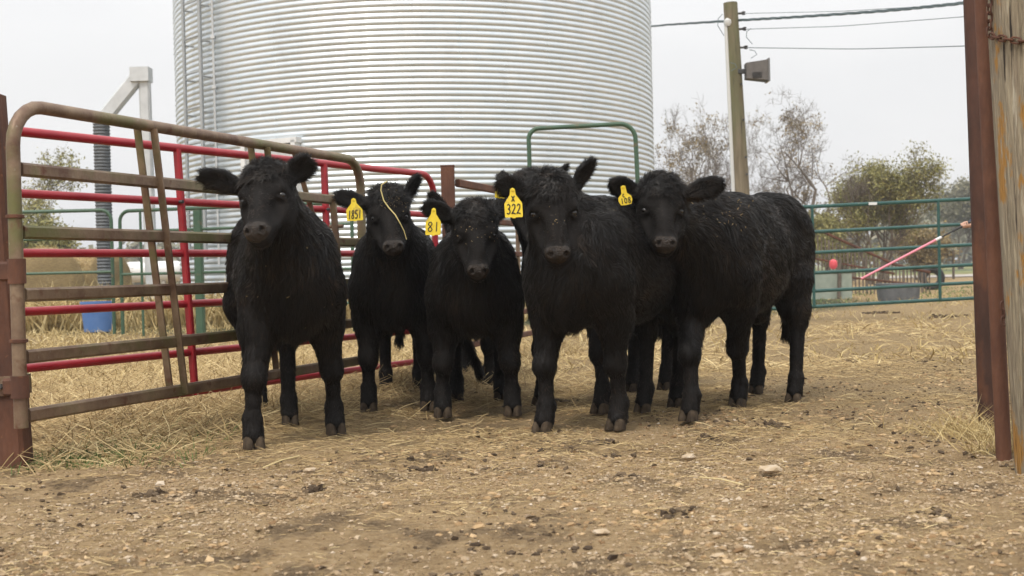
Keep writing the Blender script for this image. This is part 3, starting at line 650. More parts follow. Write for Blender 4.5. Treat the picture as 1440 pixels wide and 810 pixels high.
# far woods: one mass
rng = np.random.default_rng(8); m = MB(); pts = []
for k in range(520):
    x = rng.uniform(-110, 110); y = rng.uniform(150, 190)
    h = 3.5 + 3.0 * (vnoise(v3(x * .05, 0, 0)[None], 4)[0] + 1) * .5 + rng.uniform(0, 2)
    if x < -15: h *= .85
    if x > 30: h *= 1.25
    r_ = rng.uniform(1.8, 3.4); n = 90; q = nrm(rng.normal(size=(n, 3))) * rng.uniform(.5, 1, (n, 1)) * v3(r_, r_, h * .5) + v3(x, y, h * .5)
    pts.append(q)
p = np.concatenate(pts); p = p[p[:, 2] > 0]; N = len(p); a = nrm(rng.normal(size=(N, 3))); b = nrm(np.cross(a, rng.normal(size=(N, 3)))); s = rng.uniform(.25, .55, N)[:, None]
m.add(np.stack([p - a * s, p - b * s, p + a * s, p + b * s], 1).reshape(-1, 3), np.arange(N * 4).reshape(N, 4)); m.at['tint'] = np.repeat(np.clip(.5 + .4 * fbm(p * .08, 2, 3) + rng.normal(size=N) * .15, 0, 1), 4)
tag(obj('far_woods', m, M['leaf_far'], smooth=False), 'distant hazy belt of woods along the horizon', 'woods', kind='stuff')

hz = bpy.data.materials.new('haze_air'); hz.use_nodes = True; hz.node_tree.nodes.clear()
ho = nd(hz.node_tree, 'ShaderNodeOutputMaterial'); pv = nd(hz.node_tree, 'ShaderNodeVolumePrincipled'); hz.node_tree.links.new(pv.outputs[0], ho.inputs['Volume'])
pv.inputs['Color'].default_value = (.93, .95, 1, 1); pv.inputs['Density'].default_value = .0011; pv.inputs['Anisotropy'].default_value = .2
m = MB(); m.box((60, 700, 10), (2200, 1700, 24)); tag(obj('haze', m, hz, smooth=False), kind='stuff')
# ------------------------------------------------------------------ yard objects behind the gates
# round hay bales
def bale(px, D, r, w_, yaw, label):
    c = P(px, 400, D); c = v3(c[0], c[1], r - .03); ax = np.array([[math.cos(yaw), math.sin(yaw), 0], [0, 0, 1], [-math.sin(yaw), math.cos(yaw), 0]])
    # cylinder lying down with axis ax[2]
    m = MB(); prof = [(0.001, -w_/2), (r * .5, -w_/2 + .01), (r * .93, -w_/2), (r, -w_/2 + .08)] + [(r, z) for z in np.linspace(-w_/2 + .1, w_/2 - .1, 9)] + [(r, w_/2 - .08), (r * .93, w_/2), (r * .5, w_/2 - .01), (.001, w_/2)]
    m.lathe(prof, c, 48, ax=np.array([ax[0], ax[1], ax[2]])); V = m.V[0]; V += (fbm(V * 4, 3, 6)[:, None]) * .03 * nrm(V - c)
    g = thing('hay_bale', label, 'hay bale', (c[0], c[1], 0), 'round hay bales'); obj('roll', m, M['hay'], g, ang=0)
    rng = np.random.default_rng(5); N = 2600; t = rng.uniform(0, 6.28, N); z = rng.uniform(-w_/2, w_/2, N); nn = np.cos(t)[:, None] * ax[0] + np.sin(t)[:, None] * ax[1]
    p = c + nn * r + z[:, None] * ax[2]; d = nrm(nn * .25 + rng.normal(size=(N, 3)) * .5); V, Q, T, ti, _ = strips(p, d, rng.uniform(.05, .16, N), np.full(N, .008), rng=rng)
    m = MB(); m.add(V, Q, T); m.at['tint'] = ti; o = obj('loose_hay', m, M['drygrass'], g, smooth=False); o['kind'] = 'stuff'
bale(62, 28, .78, 1.25, .5, 'round tan hay bale in front, left of the other, behind the corral panel')
bale(128, 29.5, .76, 1.25, 1.15, 'round greyish hay bale behind and right of the tan one')
# blue tub
c = P(138, 455, 18.2); m = MB(); c = P(138, 455, 18.3); cz = v3(c[0], 18.3, 0)
m.lathe([(.01, .01), (.19, .01), (.20, .02), (.235, .42), (.25, .43), (.25, .46), (.225, .46), (.19, .06), (.01, .05)], cz, 24)
tag(obj('plastic_tub', m, M['blue'], base=cz), 'blue plastic feed tub standing behind the green corral panels', 'tub')
# white tank
c = P(205, 368, 36); L_ = 1.0; rt = .30; ax = np.array([[0, 1, 0], [0, 0, 1], [1, 0, 0]], float)
g = thing('gas_tank', 'white horizontal gas tank far behind the corral panels', 'tank', (c[0], c[1], 0))
m = MB(); pr = [(.001, -L_ - .15), (rt * .6, -L_ - .1), (rt * .92, -L_), (rt, -L_ + .1), (rt, L_ - .1), (rt * .92, L_), (rt * .6, L_ + .1), (.001, L_ + .15)]; m.lathe(pr, v3(c[0], c[1], 1.0), 24, ax=ax); obj('vessel', m, M['white'], g)
for s_ in (-1, 1): m = MB(); m.box(v3(c[0] + s_ * .55, c[1], .36), (.1, .4, .74)); obj('leg', m, M['concrete'], g)
m = MB(); m.lathe([(.12, 0), (.12, .12), (.05, .18), (.001, .18)], v3(c[0], c[1], 1.28), 12); obj('valve_cap', m, M['white'], g)

# stock tank with red float
c = v3(*P(1163, 400, 27)[:2], 0); g = thing('water_tank', 'pale green square water tank behind the green gate', 'water tank', c)
m = MB(); W_, D_, H_ = .92, .6, .56
for s_ in (-1, 1):
    m.box(c + v3(s_ * (W_/2 - .03), 0, H_/2 - .02), (.06, D_, H_ + .04)); m.box(c + v3(0, s_ * (D_/2 - .03), H_/2 - .02), (W_ - .12, .06, H_ + .04))
m.box(c + v3(0, 0, .05), (W_ - .12, D_ - .12, .06)); obj('walls', m, M['tank'], g)
m = MB(); m.box(c + v3(.1, 0, H_ + .02), (W_ + .02, D_ + .04, .045)); obj('lid', m, M['concrete'], g)
m = MB(); m.box(c + v3(-W_/2 - .1, -.1, .28), (.06, .06, .7)); obj('corner_post', m, M['conduit'], g)
m = MB(); m.bar(c + v3(.16, -.34, -.02), c + v3(.2, -.34, .85), .07, .07, up=(0, 1, 0)); obj('wood_stake', m, M['bark'], g)
m = MB(); q = c + v3(.12, -.1, H_ + .17); m.lathe([(.001, -.10), (.05, -.09), (.085, -.04), (.09, .02), (.075, .08), (.04, .11), (.001, .12)], q, 16)
tag(obj('float_ball', m, M['redball'], base=q), 'bright red round float sitting on the lid of the square water tank', 'float')
# metal trough
c = v3(*P(1263, 400, 24.5)[:2], 0); m = MB(); o = []
n = 40
def ov(rx, ry, z): return [c + v3(rx * np.sign(math.cos(t)) * abs(math.cos(t)) ** .5, ry * np.sign(math.sin(t)) * abs(math.sin(t)) ** .5, z) for t in np.linspace(0, 2 * math.pi, n, endpoint=False)]
rings = [ov(.38, .2, .0), ov(.41, .24, .30), ov(.43, .26, .31), ov(.43, .26, .335), ov(.40, .23, .33), ov(.36, .19, .04)]
V = np.concatenate(rings); Q = [[i*n+j, i*n+(j+1) % n, (i+1)*n+(j+1) % n, (i+1)*n+j] for i in range(5) for j in range(n)]
m.add(V, Q); m.add([c + v3(0, 0, .05)] + [x for x in ov(.36, .19, .04)], None, [[0, 1 + j, 1 + (j + 1) % n] for j in range(n)])
tag(obj('stock_trough', m, M['trough'], base=c), 'low grey metal stock trough on the ground behind the green gate', 'trough')
# tyre
c = P(1311, 400, 33); c = v3(c[0], c[1], .30); m = MB(); R_, r_ = .24, .1; V = []; n1, n2 = 36, 12; ax = np.array([[1, 0, 0], [0, 0, 1], [0, 1, 0]], float)
m.lathe([(R_ - .1 * math.cos(t), .09 * math.sin(t)) for t in np.linspace(0, 2 * math.pi, 13)], c, 32, ax=ax)
tag(obj('old_tyre', m, M['rubber'], base=(c[0], c[1], 0)), 'black rubber tyre standing upright right of the metal trough', 'tyre')
# ramp fence of rusty pickets
DR = 30.0; g = thing('ramp_fence', 'brown picket railing sloping down to the right behind the green gate', 'railing', (P(1140, 400, DR)[0], DR, 0))
A_, B_, E_ = P(1140, 326, DR), P(1258, 372, DR), P(1308, 383, DR)
m = MB(); m.bar(P(1135, 328, DR), A_ + v3(.3, 0, 0), .06, .06); m.bar(A_ + v3(.28, 0, 0), B_, .06, .06); m.bar(B_, E_, .06, .06); obj('top_rail', m, M['rust'], g)
m = MB(); m.bar(P(1137, 362, DR), P(1258, 385, DR), .04, .05); m.bar(P(1137, 384, DR), P(1308, 402, DR), .04, .05); obj('lower_rail', m, M['rust'], g)
for i, px in enumerate(np.arange(1141, 1308, 5.2)):
    f = (px - 1140) / 118; z = (A_[2] + (B_[2] - A_[2]) * f) if f < 1 else B_[2] + (E_[2] - B_[2]) * (px - 1258) / 50
    x = P(px, 400, DR)[0]; m = MB(); w_ = .07 if i % 5 == 0 else .035; m.box(v3(x, DR + .01, z / 2 - .02), (w_ * .8, .03, z)); obj('picket', m, M['bark'], g)
# wooden board fence piece far right beyond tyre
g = thing('wire_fence', 'thin wire fence with wooden posts along the road far right', 'fence', (P(1290, 400, 52)[0], 52, 0))
for px in (1200, 1248, 1293, 1341, 1390, 1440):
    x = P(px, 400, 52)[0]; m = MB(); m.tube([v3(x, 52, -.05), v3(x + .02, 52, 1.2)], .055, 8); obj('post', m, M['bark'], g)
for z in (.35, .7, 1.05):
    m = MB(); m.tube([v3(P(1180, 400, 52)[0], 52, z), v3(P(1470, 400, 52)[0], 52, z)], .01, 5); obj('strand', m, M['wire'], g)

# ------------------------------------------------------------------ implicit modelling (smooth union of tapered limbs)
class SDF:
    def __init__(s): s.P = []
    def cone(s, a, b, ra, rb, k=.04, tag='b', flat=None, op=1): s.P.append(('c', np.asarray(a, float), np.asarray(b, float), ra, rb, k, tag, flat, op))
    def ell(s, c, A, r, k=.04, tag='b', op=1): s.P.append(('e', np.asarray(c, float), np.asarray(A, float), np.asarray(r, float), None, k, tag, None, op))
    def dist(s, pr, p):
        if pr[0] == 'c':
            _, a, b, ra, rb, k, tg, flat, op = pr
            q = p - a; ba = b - a
            if flat is not None: v, sc = flat; q = q + (q @ v)[..., None] * v * (1 / sc - 1); ba = ba + (ba @ v) * v * (1 / sc - 1)
            t = np.clip((q @ ba) / (ba @ ba), 0, 1); return np.linalg.norm(q - t[..., None] * ba, axis=-1) - (ra + (rb - ra) * t)
        _, c, A, r, _, k, tg, _, op = pr
        q = (p - c) @ A.T; k0 = np.linalg.norm(q / r, axis=-1); k1 = np.linalg.norm(q / (r * r), axis=-1) + 1e-9; return k0 * (k0 - 1) / k1
    def bounds(s, pr):
        if pr[0] == 'c':
            m = max(pr[3], pr[4]) * (pr[7][1] if pr[7] else 1) ; m = max(m, pr[3], pr[4]); return np.minimum(pr[1], pr[2]) - m, np.maximum(pr[1], pr[2]) + m
        m = np.abs(pr[2].T) @ pr[3]; return pr[1] - m, pr[1] + m
    def poly(s, h):
        add = [pr for pr in s.P if pr[8] > 0]; lo = np.min([s.bounds(p)[0] for p in add], 0) - .04; hi = np.max([s.bounds(p)[1] for p in add], 0) + .04
        n = np.ceil((hi - lo) / h).astype(int) + 1; F = np.full(n, 1.0, np.float32)
        ax = [lo[i] + np.arange(n[i]) * h for i in range(3)]
        for pr in s.P:
            a, b = s.bounds(pr); k = pr[5]; pad = k + 2 * h
            i0 = np.clip(((a - pad - lo) / h).astype(int), 0, n - 1); i1 = np.clip(((b + pad - lo) / h).astype(int) + 2, 1, n)
            sl = tuple(slice(i0[i], i1[i]) for i in range(3))
            g = np.stack(np.meshgrid(*[ax[i][i0[i]:i1[i]] for i in range(3)], indexing='ij'), -1)
            d = s.dist(pr, g); f = F[sl]
            if pr[8] > 0:
                hh = np.maximum(k - np.abs(f - d), 0) / k; F[sl] = np.minimum(f, d) - hh * hh * k * .25
            else:
                d = -d; hh = np.maximum(k - np.abs(f - d), 0) / k; F[sl] = np.maximum(f, d) + hh * hh * k * .25
        ins = F < 0
        c = [ins[a:n[0]-1+a, b:n[1]-1+b, d:n[2]-1+d] for a in (0, 1) for b in (0, 1) for d in (0, 1)]
        cnt = sum(x.astype(np.int8) for x in c); act = (cnt > 0) & (cnt < 8); idx = np.argwhere(act); ID = np.full(act.shape, -1, np.int64); ID[act] = np.arange(len(idx))
        S_ = np.zeros((len(idx), 3)); W = np.zeros(len(idx)); cor = [(a, b, d) for a in (0, 1) for b in (0, 1) for d in (0, 1)]
        for ia in range(8):
            for axn in range(3):
                if cor[ia][axn]: continue
                ca = np.array(cor[ia]); cb = ca.copy(); cb[axn] = 1
                fa = F[tuple((idx + ca).T)].astype(float); fb = F[tuple((idx + cb).T)].astype(float); m = (fa < 0) != (fb < 0)
                t = np.where(m, fa / (fa - fb + 1e-12), 0); pt = ca + (cb - ca) * t[:, None]; S_[m] += pt[m]; W[m] += 1
        V = lo + (idx + S_ / W[:, None]) * h; Q = []
        for axn in range(3):
            o = [0, 1, 2]; o.remove(axn); u, v = o
            sa = [slice(1, n[i] - 1) for i in range(3)]; sa[axn] = slice(0, n[axn] - 1); sb = list(sa); sb[axn] = slice(1, n[axn])
            A = ins[tuple(sa)]; B = ins[tuple(sb)]; e = np.argwhere(A != B); off = np.array([1, 1, 1]); off[axn] = 0; e = e + off
            st = ins[tuple(e.T)]
            def cell(du, dv): q = e.copy(); q[:, u] -= du; q[:, v] -= dv; return ID[tuple(q.T)]
            q = np.stack([cell(1, 1), cell(0, 1), cell(0, 0), cell(1, 0)], 1)
            flip = st if axn != 1 else ~st
            q = np.where(flip[:, None], q, q[:, ::-1]); Q.append(q)
        return V, np.concatenate(Q)
    def field(s, p):
        f = np.full(len(p), 1.0)
        for pr in s.P:
            d = s.dist(pr, p); k = pr[5]
            if pr[8] > 0: hh = np.maximum(k - np.abs(f - d), 0) / k; f = np.minimum(f, d) - hh * hh * k * .25
            else: d = -d; hh = np.maximum(k - np.abs(f - d), 0) / k; f = np.maximum(f, d) + hh * hh * k * .25
        return f
    def normal(s, p, e=.004):
        return nrm(np.stack([s.field(p + np.eye(3)[i] * e) - s.field(p - np.eye(3)[i] * e) for i in range(3)], -1))
    def tags(s, p):
        add = [pr for pr in s.P if pr[8] > 0]; D = np.stack([s.dist(pr, p) for pr in add], 0); return np.array([pr[6] for pr in add])[np.argmin(D, 0)]

# ------------------------------------------------------------------ ear tag lettering as pen strokes
GL = {'1': [[(.5, 0), (.52, 1)], ], '8': [[(.5, .52), (.15, .72), (.25, .95), (.6, 1), (.82, .8), (.5, .52), (.15, .3), (.2, .05), (.55, 0), (.85, .2), (.5, .52)]],
      '5': [[(.85, 1), (.3, 1), (.22, .58), (.6, .6), (.85, .35), (.7, .08), (.4, 0), (.12, .12)]], '3': [[(.15, .9), (.5, 1), (.8, .8), (.65, .58), (.4, .52), (.75, .42), (.85, .2), (.55, 0), (.12, .1)]],
      '2': [[(.15, .8), (.4, 1), (.75, .9), (.78, .65), (.45, .3), (.1, .02), (.4, .1), (.95, 0)]], '0': [[(.5, 1), (.18, .75), (.15, .3), (.45, 0), (.8, .25), (.82, .75), (.5, 1)]],
      'X': [[(.1, 1), (.9, 0)], [(.85, 1), (.15, 0)]], 'C': [[(.85, .85), (.5, 1), (.15, .7), (.15, .3), (.5, 0), (.9, .15)]]}
def make_tag(calf, top, Wd, Ht, rows, face, lean, slant=0, roundy=False, label=''):
    """flat ear tag hanging from point top; face = direction it faces"""
    n = nrm(face); u = nrm(v3(lean, 0, -1) - n * np.dot(v3(lean, 0, -1), n)); s = np.cross(n, u); s = -s if s[0] < 0 else s
    nk = .20 * Wd / .077 * .077 / Wd
    if roundy: o = [(-.16, -.02), (.16, -.02), (.2, .38), (.46, .55), (.5, .75), (.38, .97), (0, 1.0), (-.38, .97), (-.5, .75), (-.46, .55), (-.2, .38)]
    else: o = [(-.13, 0), (0, -.05), (.13, 0), (.17, .2), (.46, .46), (.5, .52), (.5, .96), (.46, 1), (.1, 1), (.08, 1.03), (-.08, 1.03), (-.1, 1), (-.46, 1), (-.5, .96), (-.5, .52), (-.46, .46), (-.17, .2)]
    k = len(o); th = .0015; V = [top + s * x * Wd + u * y * Ht + n * z for z in (th, -th) for x, y in o]; c0 = top + u * Ht * .6
    V += [c0 + n * th, c0 - n * th]; T = [[2*k, i, (i+1) % k] for i in range(k)] + [[2*k+1, k + (i+1) % k, k + i] for i in range(k)]
    Q = [[i, k + i, k + (i+1) % k, (i+1) % k] for i in range(k)]
    m = MB(); m.add(V, Q, T); o_ = obj('ear_tag', m, M['tag'], calf, ang=25); o_['label'] = label
    m = MB(); m.lathe([(.001, .004), (.007, .003), (.008, 0)], top + n * .002 + u * .004, 10, ax=np.array([s, u, n])); obj('tag_stud', m, M['tag'], o_)
    for (txt, cx, cy, hh) in rows:
        cw = min(hh * .62 * (Ht / Wd), .84 / len(txt) / 1.12)
        for i, chh in enumerate(txt):
            x0 = cx + (i - len(txt) / 2 + .06) * cw * 1.12; m = MB()
            for st in GL[chh]:
                pts = np.array([top + s * (x0 + a * cw + slant * (b - .5) * hh) * Wd + u * (cy + hh * (1 - b)) * Ht + n * (th + .0008) for a, b in st])
                mid = (pts[:-1] + pts[1:]) / 2; pts2 = np.array([pts[0]] + [q for pair in zip(mid, pts[1:]) for q in pair]) if len(pts) > 2 else pts
                m.tube(pts2, .0027 * Wd / .08, 5)
            q_ = obj('digit' if chh.isdigit() else 'letter', m, M['ink'], o_)

# ------------------------------------------------------------------ calves
def calf(spec):
    rng = np.random.default_rng(spec['seed'])
    ff = [v3(*G(*p)[:2], 0) if len(p) == 2 else v3(p[0], p[1], 0) for p in spec['ff']]; hf = [v3(*G(*p)[:2], 0) if len(p) == 2 else v3(p[0], p[1], 0) for p in spec['hf']]
    Mf = (ff[0] + ff[1]) / 2; Mh = (hf[0] + hf[1]) / 2; Fd = nrm(Mf - Mh); Lb = float(np.linalg.norm(Mf - Mh)); Z = v3(0, 0, 1); Sd = np.cross(Fd, Z)
    # Sd = calf's right-hand side; calves face the camera so its image-left foot is its right side
    if np.dot(ff[0] - ff[1], Sd) < 0: Sd = -Sd
    H = spec.get('H', 1.1); hz = H / 1.12; wdt = spec.get('w', 1.0)
    L = lambda x, y, z: Mf + Fd * x + Sd * y * wdt + Z * z * hz
    AX = np.array([Fd, Sd, Z]); S = SDF(); lat = Sd
    S.ell(L(-.12, 0, .80), AX, (.30, .225 * wdt, .30 * hz), .08)
    S.ell(L(-Lb * .5, 0, .785), AX, (.44, .265 * wdt, .30 * hz), .08)
    S.ell(L(-Lb + .06, 0, .88), AX, (.30, .22 * wdt, .25 * hz), .08)
    S.cone(L(-.06, 0, .98), L(-.3, 0, .99), .10, .11, .10)
    S.cone(L(-.25, 0, .98), L(-Lb - .06, 0, 1.00), .12, .13, .08)
    S.ell(L(-Lb - .10, 0, .92), AX, (.18, .20 * wdt, .20 * hz), .08)
    for s in (-1, 1): S.cone(L(-Lb + .1, s * .13, 1.03), L(-Lb + .04, s * .15, .98), .055, .06, .08)      # hip bones
    S.ell(L(.10, 0, .68), AX, (.15, .125, .19 * hz), .08, 'chest'); S.ell(L(.05, 0, .80), AX, (.17, .19 * wdt, .24 * hz), .08, 'chest')
    foot_dirs = []
    for i, s in ((0, 1), (1, -1)):
        f = ff[i]; S.ell(L(-.02, s * .155, .80), np.array([nrm(Fd * 1 + Z * .35), Sd, nrm(Z - Fd * .35)]), (.13, .085, .24 * hz), .07)
        hipx = L(0, s * .15, .62); e = np.array([hipx[0] * .6 + f[0] * .4, hipx[1] * .6 + f[1] * .4, .54 * hz]) - Fd * .04
        kn = v3(f[0] * .85 + hipx[0] * .15, f[1] * .85 + hipx[1] * .15, .315 * hz) - Fd * .012; kn[2] = .315 * hz
        ft = v3(f[0], f[1], .118) - Fd * .03; S.cone(L(-.01, s * .155, .70), e, .115, .088, .06, 'uleg'); S.cone(e, kn, .078, .046, .05, 'uleg')
        S.ell(kn + Fd * .012, AX, (.052, .051, .060), .03, 'leg'); S.cone(kn - Fd * .004, ft + Z * .02, .038, .032, .02, 'leg'); S.cone(ft, v3(f[0], f[1], .052) - Fd * .005, .043, .046, .03, 'leg')
        S.ell(ft - Fd * .03 - Z * .005, AX, (.02, .03, .02), .02, 'leg')
        foot_dirs.append((f, Fd, 1.0))
    for i, s in ((0, 1), (1, -1)):
        f = hf[i]; th = L(-Lb + .0, s * .135, .78); S.ell(th, np.array([nrm(Fd + Z * .2), Sd, nrm(Z - Fd * .2)]), (.19, .105, .25 * hz), .07)
        st = L(-Lb + .07, s * .145, .64); hk = v3(f[0] * .9 + st[0] * .1, f[1] * .9 + st[1] * .1, 0) - Fd * .085; hk[2] = .43 * hz
        S.cone(st, st * .35 + hk * .65, .13, .08, .06, 'uleg'); S.cone(st * .35 + hk * .65, hk, .08, .050, .04, 'uleg'); S.ell(hk - Fd * .012 + Z * .01, AX, (.055, .042, .055), .03, 'leg')
        ft = v3(f[0], f[1], .12) - Fd * .035; S.cone(hk, ft + Z * .02, .041, .033, .02, 'leg'); S.cone(ft, v3(f[0], f[1], .055) - Fd * .005, .041, .042, .03, 'leg')
        S.ell(ft - Fd * .03, AX, (.02, .028, .02), .02, 'leg')
        foot_dirs.append((f, Fd, .92))
    tl = spec.get('tail') or [L(-Lb - .2, 0, 1.02), L(-Lb - .29, 0, .88), L(-Lb - .27, .01, .6), L(-Lb - .25, .02, .34)]
    for a, b, ra, rb_ in zip(tl[:-1], tl[1:], (.045, .028, .022, .02), (.028, .022, .02, .018)): S.cone(a, b, ra, rb_, .03, 'tail')
    # ---- head frame
    pp = P(*spec['poll']); pm = P(*spec['muz']); u = nrm(pm - pp); yaw = R(spec.get('yaw', 0)); rl = spec.get('roll', 0)
    s0 = v3(math.cos(yaw), math.sin(yaw), math.tan(R(rl))); sd = nrm(s0 - u * np.dot(s0, u)); fo = np.cross(u, sd); fo = -fo if fo[1] > 0 else fo
    HL = float(np.linalg.norm(pm - pp)); hs_ = spec.get('hs', 1.0); kx = hs_
    h = lambda x, y, z: pp + sd * x * kx + u * y * HL / .36 + fo * z * kx
    HA = np.array([sd, u, fo])
    E = lambda c, r, k=.03, t='head', op=1, A=HA: S.ell(h(*c), A, np.asarray(r) * kx, k, t, op)
    E((0, .055, -.075), (.090, .090, .090), .05, 'poll'); E((0, .10, -.05), (.092, .10, .052), .05)
    for s in (-1, 1):
        E((s * .075, .126, -.038), (.030, .030, .028), .022)                 # brow
        S.cone(h(s * .052, .15, -.105), h(s * .030, .31, -.075), .060 * kx, .034 * kx, .05, 'head')   # cheek
        E((s * .050, .16, -.13), (.042, .075, .06), .05)
    S.cone(h(0, .13, -.055), h(0, .315, -.043), .060 * kx, .040 * kx, .035, 'head', flat=(sd, 1.05)); E((0, .21, -.010), (.026, .085, .018), .03)
    S.cone(h(0, .16, -.15), h(0, .335, -.090), .052 * kx, .034 * kx, .04, 'head')
    E((0, .335, -.043), (.050, .036, .040), .025, 'muz'); E((0, .345, -.068), (.045, .028, .036), .02, 'muz')
    for s in (-1, 1): E((s * .031, .340, -.022), (.021, .026, .023), .018, 'muz')
    E((0, .338, -.105), (.036, .026, .024), .014, 'head')
    for s in (-1, 1):
        E((s * .034, .354, -.004), (.0125, .0115, .026), .007, 'x', -1)
        E((s * .092, .150, -.050), (.013, .016, .014), .010, 'x', -1)
    for s in (-1, 1):
        E((s * .080, .225, -.045), (.028, .065, .034), .03, 'x', -1)
        S.cone(h(s * .078, .128, -.030), h(s * .096, .150, -.062), .010 * kx, .009 * kx, .012, 'head')
        S.cone(h(s * .080, .170, -.040), h(s * .094, .168, -.062), .007 * kx, .007 * kx, .012, 'head')
    E((0, .372, -.090), (.045, .010, .004), .006, 'x', -1)
    # ---- neck
    nb = h(0, .06, -.13); th = h(0, .19, -.155)
    S.cone(nb, L(-.04, 0, .86), .098, .20, .07, 'neck', flat=(lat, .86)); S.cone(h(0, .03, -.11), L(-.10, 0, .99), .072, .10, .07, 'neck')
    S.cone(th, L(.08, 0, .74), .066, .14, .07, 'chest'); S.cone((nb + th) / 2, L(.02, 0, .80), .09, .18, .06, 'neck')
    # ---- ears
    ears = []
    for si, tip in ((-1, spec['ears'][0]), (1, spec['ears'][1])):
        if tip is None: continue
        tip3 = P(*tip); base = h(si * .082, .052, -.085); ed = nrm(tip3 - base); el = float(np.linalg.norm(tip3 - base))
        open_ = nrm(v3(*spec.get('earopen', {}).get(si, (0, -1, -.1)))); en = nrm(open_ - ed * np.dot(open_, ed)); ew = np.cross(ed, en)
        EA = np.array([ed, ew, en]); cc = base + ed * el * .60; wdd = spec.get('earw', {}).get(si, .050)
        S.cone(base, base + ed * el * .3, .030, .028, .03, 'ear', flat=(en, .8)); S.ell(cc, EA, (el * .43, wdd, .018), .02, 'ear')
        S.ell(cc + en * .018, EA, (el * .33, wdd * .7, .012), .01, 'x', -1)
        ears.append((si, base, ed, ew, en, el))
    base0 = (Mf + Mh) / 2; t = thing('calf', spec['label'], 'calf', base0, 'black calves crowded in the pen')
    V, Q = S.poly(spec.get('h', .0085))
    n0 = len(V)
    m = MB(); fc = V[Q].mean(1); hm = np.stack([(fc - pp) @ sd / kx, (fc - pp) @ u * .36 / HL, (fc - pp) @ fo / kx], -1)
    ism = (hm[:, 1] > .322) & (hm[:, 2] > -.066 + .6 * np.abs(hm[:, 0])**1.0 * .5) & (np.abs(hm[:, 0]) < .058) & (np.linalg.norm(fc - pp, axis=1) < .5)
    for s in (-1, 1): ism &= np.linalg.norm((hm - np.array([s * .034, .354, -.006])) / np.array([1, 1, 1.5]), axis=1) > .0115
    m.add(V, Q[~ism], m=0); m.Q.append(Q[ism]); m.qm.append(np.full(ism.sum(), 1))
    # ---- coat: tapered tufts growing out of the skin, part of the same mesh
    A0, B0, C0, D0 = (V[Q[:, i]] for i in range(4)); ar = np.linalg.norm(np.cross(C0 - A0, D0 - B0), axis=1) / 2
    fcen = (A0 + B0 + C0 + D0) / 4; tg = S.tags(fcen)
    dens = np.select([tg == 'head', tg == 'poll', tg == 'ear', tg == 'muz', tg == 'leg', tg == 'tail'], [1.6, 3.0, 3.4, 0.0, 1.4, 2.0], 1.0); dens[ism] = 0
    N = int(spec.get('hairs', 60000) * 1.25); pr = ar * dens; pr /= pr.sum(); fi = rng.choice(len(Q), N, p=pr); uu = rng.random((N, 1)); vv = rng.random((N, 1))
    p = (A0[fi] * (1 - uu) + B0[fi] * uu) * (1 - vv) + (D0[fi] * (1 - uu) + C0[fi] * uu) * vv; tgs = tg[fi]
    fn = np.cross(C0 - A0, D0 - B0); vn = np.zeros_like(V)
    for i in range(4):
        for a_ in range(3): vn[:, a_] += np.bincount(Q[:, i], fn[:, a_], len(V))
    vn = nrm(vn); n_ = nrm(vn[Q[fi, 0]] * ((1 - uu) * (1 - vv)) + vn[Q[fi, 1]] * uu * (1 - vv) + vn[Q[fi, 2]] * uu * vv + vn[Q[fi, 3]] * (1 - uu) * vv)
    flow = np.tile(-Fd * .55 - Z * .75, (N, 1)); flow[np.isin(tgs, ['leg', 'uleg', 'tail', 'chest'])] = -Z - Fd * .1
    isH = np.isin(tgs, ['head', 'muz']); flow[isH] = -u * .3 + fo * .0; hc = (p - pp) @ sd; flow[isH] += sd * np.sign(hc[isH])[:, None] * .5 + u * .5
    isP = tgs == 'poll'; flow[isP] = rng.normal(size=(isP.sum(), 3)) * .5 + fo * .45 + u * .5
    isE = tgs == 'ear'
    for si, b_, ed, ew, en, el in ears:
        mm = isE & (((p - pp) @ sd) * si > 0); cw = ((p[mm] - b_) @ ew)[:, None]; flow[mm] = ed * .8 + ew * np.sign(cw) * .6 + rng.normal(size=(mm.sum(), 3)) * .25
    cl = np.stack([fbm(p / .035, 2, 31), fbm(p / .035, 2, 37), fbm(p / .035, 2, 41)], -1); big = np.stack([fbm(p / .16, 2, 51), fbm(p / .16, 2, 57), fbm(p / .16, 2, 61)], -1)
    flow = flow + cl * .9 + big * .6; flow = nrm(flow - n_ * (flow * n_).sum(-1, keepdims=True))
    Lh = np.select([tgs == 'head', tgs == 'poll', tgs == 'ear', tgs == 'leg', tgs == 'uleg', tgs == 'chest', tgs == 'neck', tgs == 'tail'], [.016, .056, .028, .018, .028, .062, .044, .05], .036)
    Lh = Lh * rng.uniform(.6, 1.35, N) * (1 + .35 * big[:, 0]); lift = np.select([isP, isE, isH], [.85, .55, .25], .32) + rng.random(N) * .28
    d = nrm(flow + n_ * lift[:, None]); wd = np.where(isH | isE, .0020, .0030) * rng.uniform(.7, 1.2, N)
    bend = -n_ * .22 + cl * .25 - Z * .12; tint = np.clip(.28 + .50 * cl[:, 1] + .4 * big[:, 2] + rng.normal(size=N) * .12, 0, 1) + (rng.random(N) < .01) * .4
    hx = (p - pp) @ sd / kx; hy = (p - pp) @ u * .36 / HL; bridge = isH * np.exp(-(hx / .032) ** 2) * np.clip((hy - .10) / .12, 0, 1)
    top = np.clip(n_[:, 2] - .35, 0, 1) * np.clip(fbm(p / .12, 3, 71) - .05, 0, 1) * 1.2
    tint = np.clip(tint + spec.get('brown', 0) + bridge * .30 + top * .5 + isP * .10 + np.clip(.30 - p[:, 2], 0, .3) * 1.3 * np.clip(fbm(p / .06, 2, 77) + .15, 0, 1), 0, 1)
    sn = nrm(n_ + d * .28 + big * .18 + rng.normal(size=(N, 3)) * .17)
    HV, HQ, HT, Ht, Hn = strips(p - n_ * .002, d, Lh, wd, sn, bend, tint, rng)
    m.add(HV, HQ, HT, m=2)
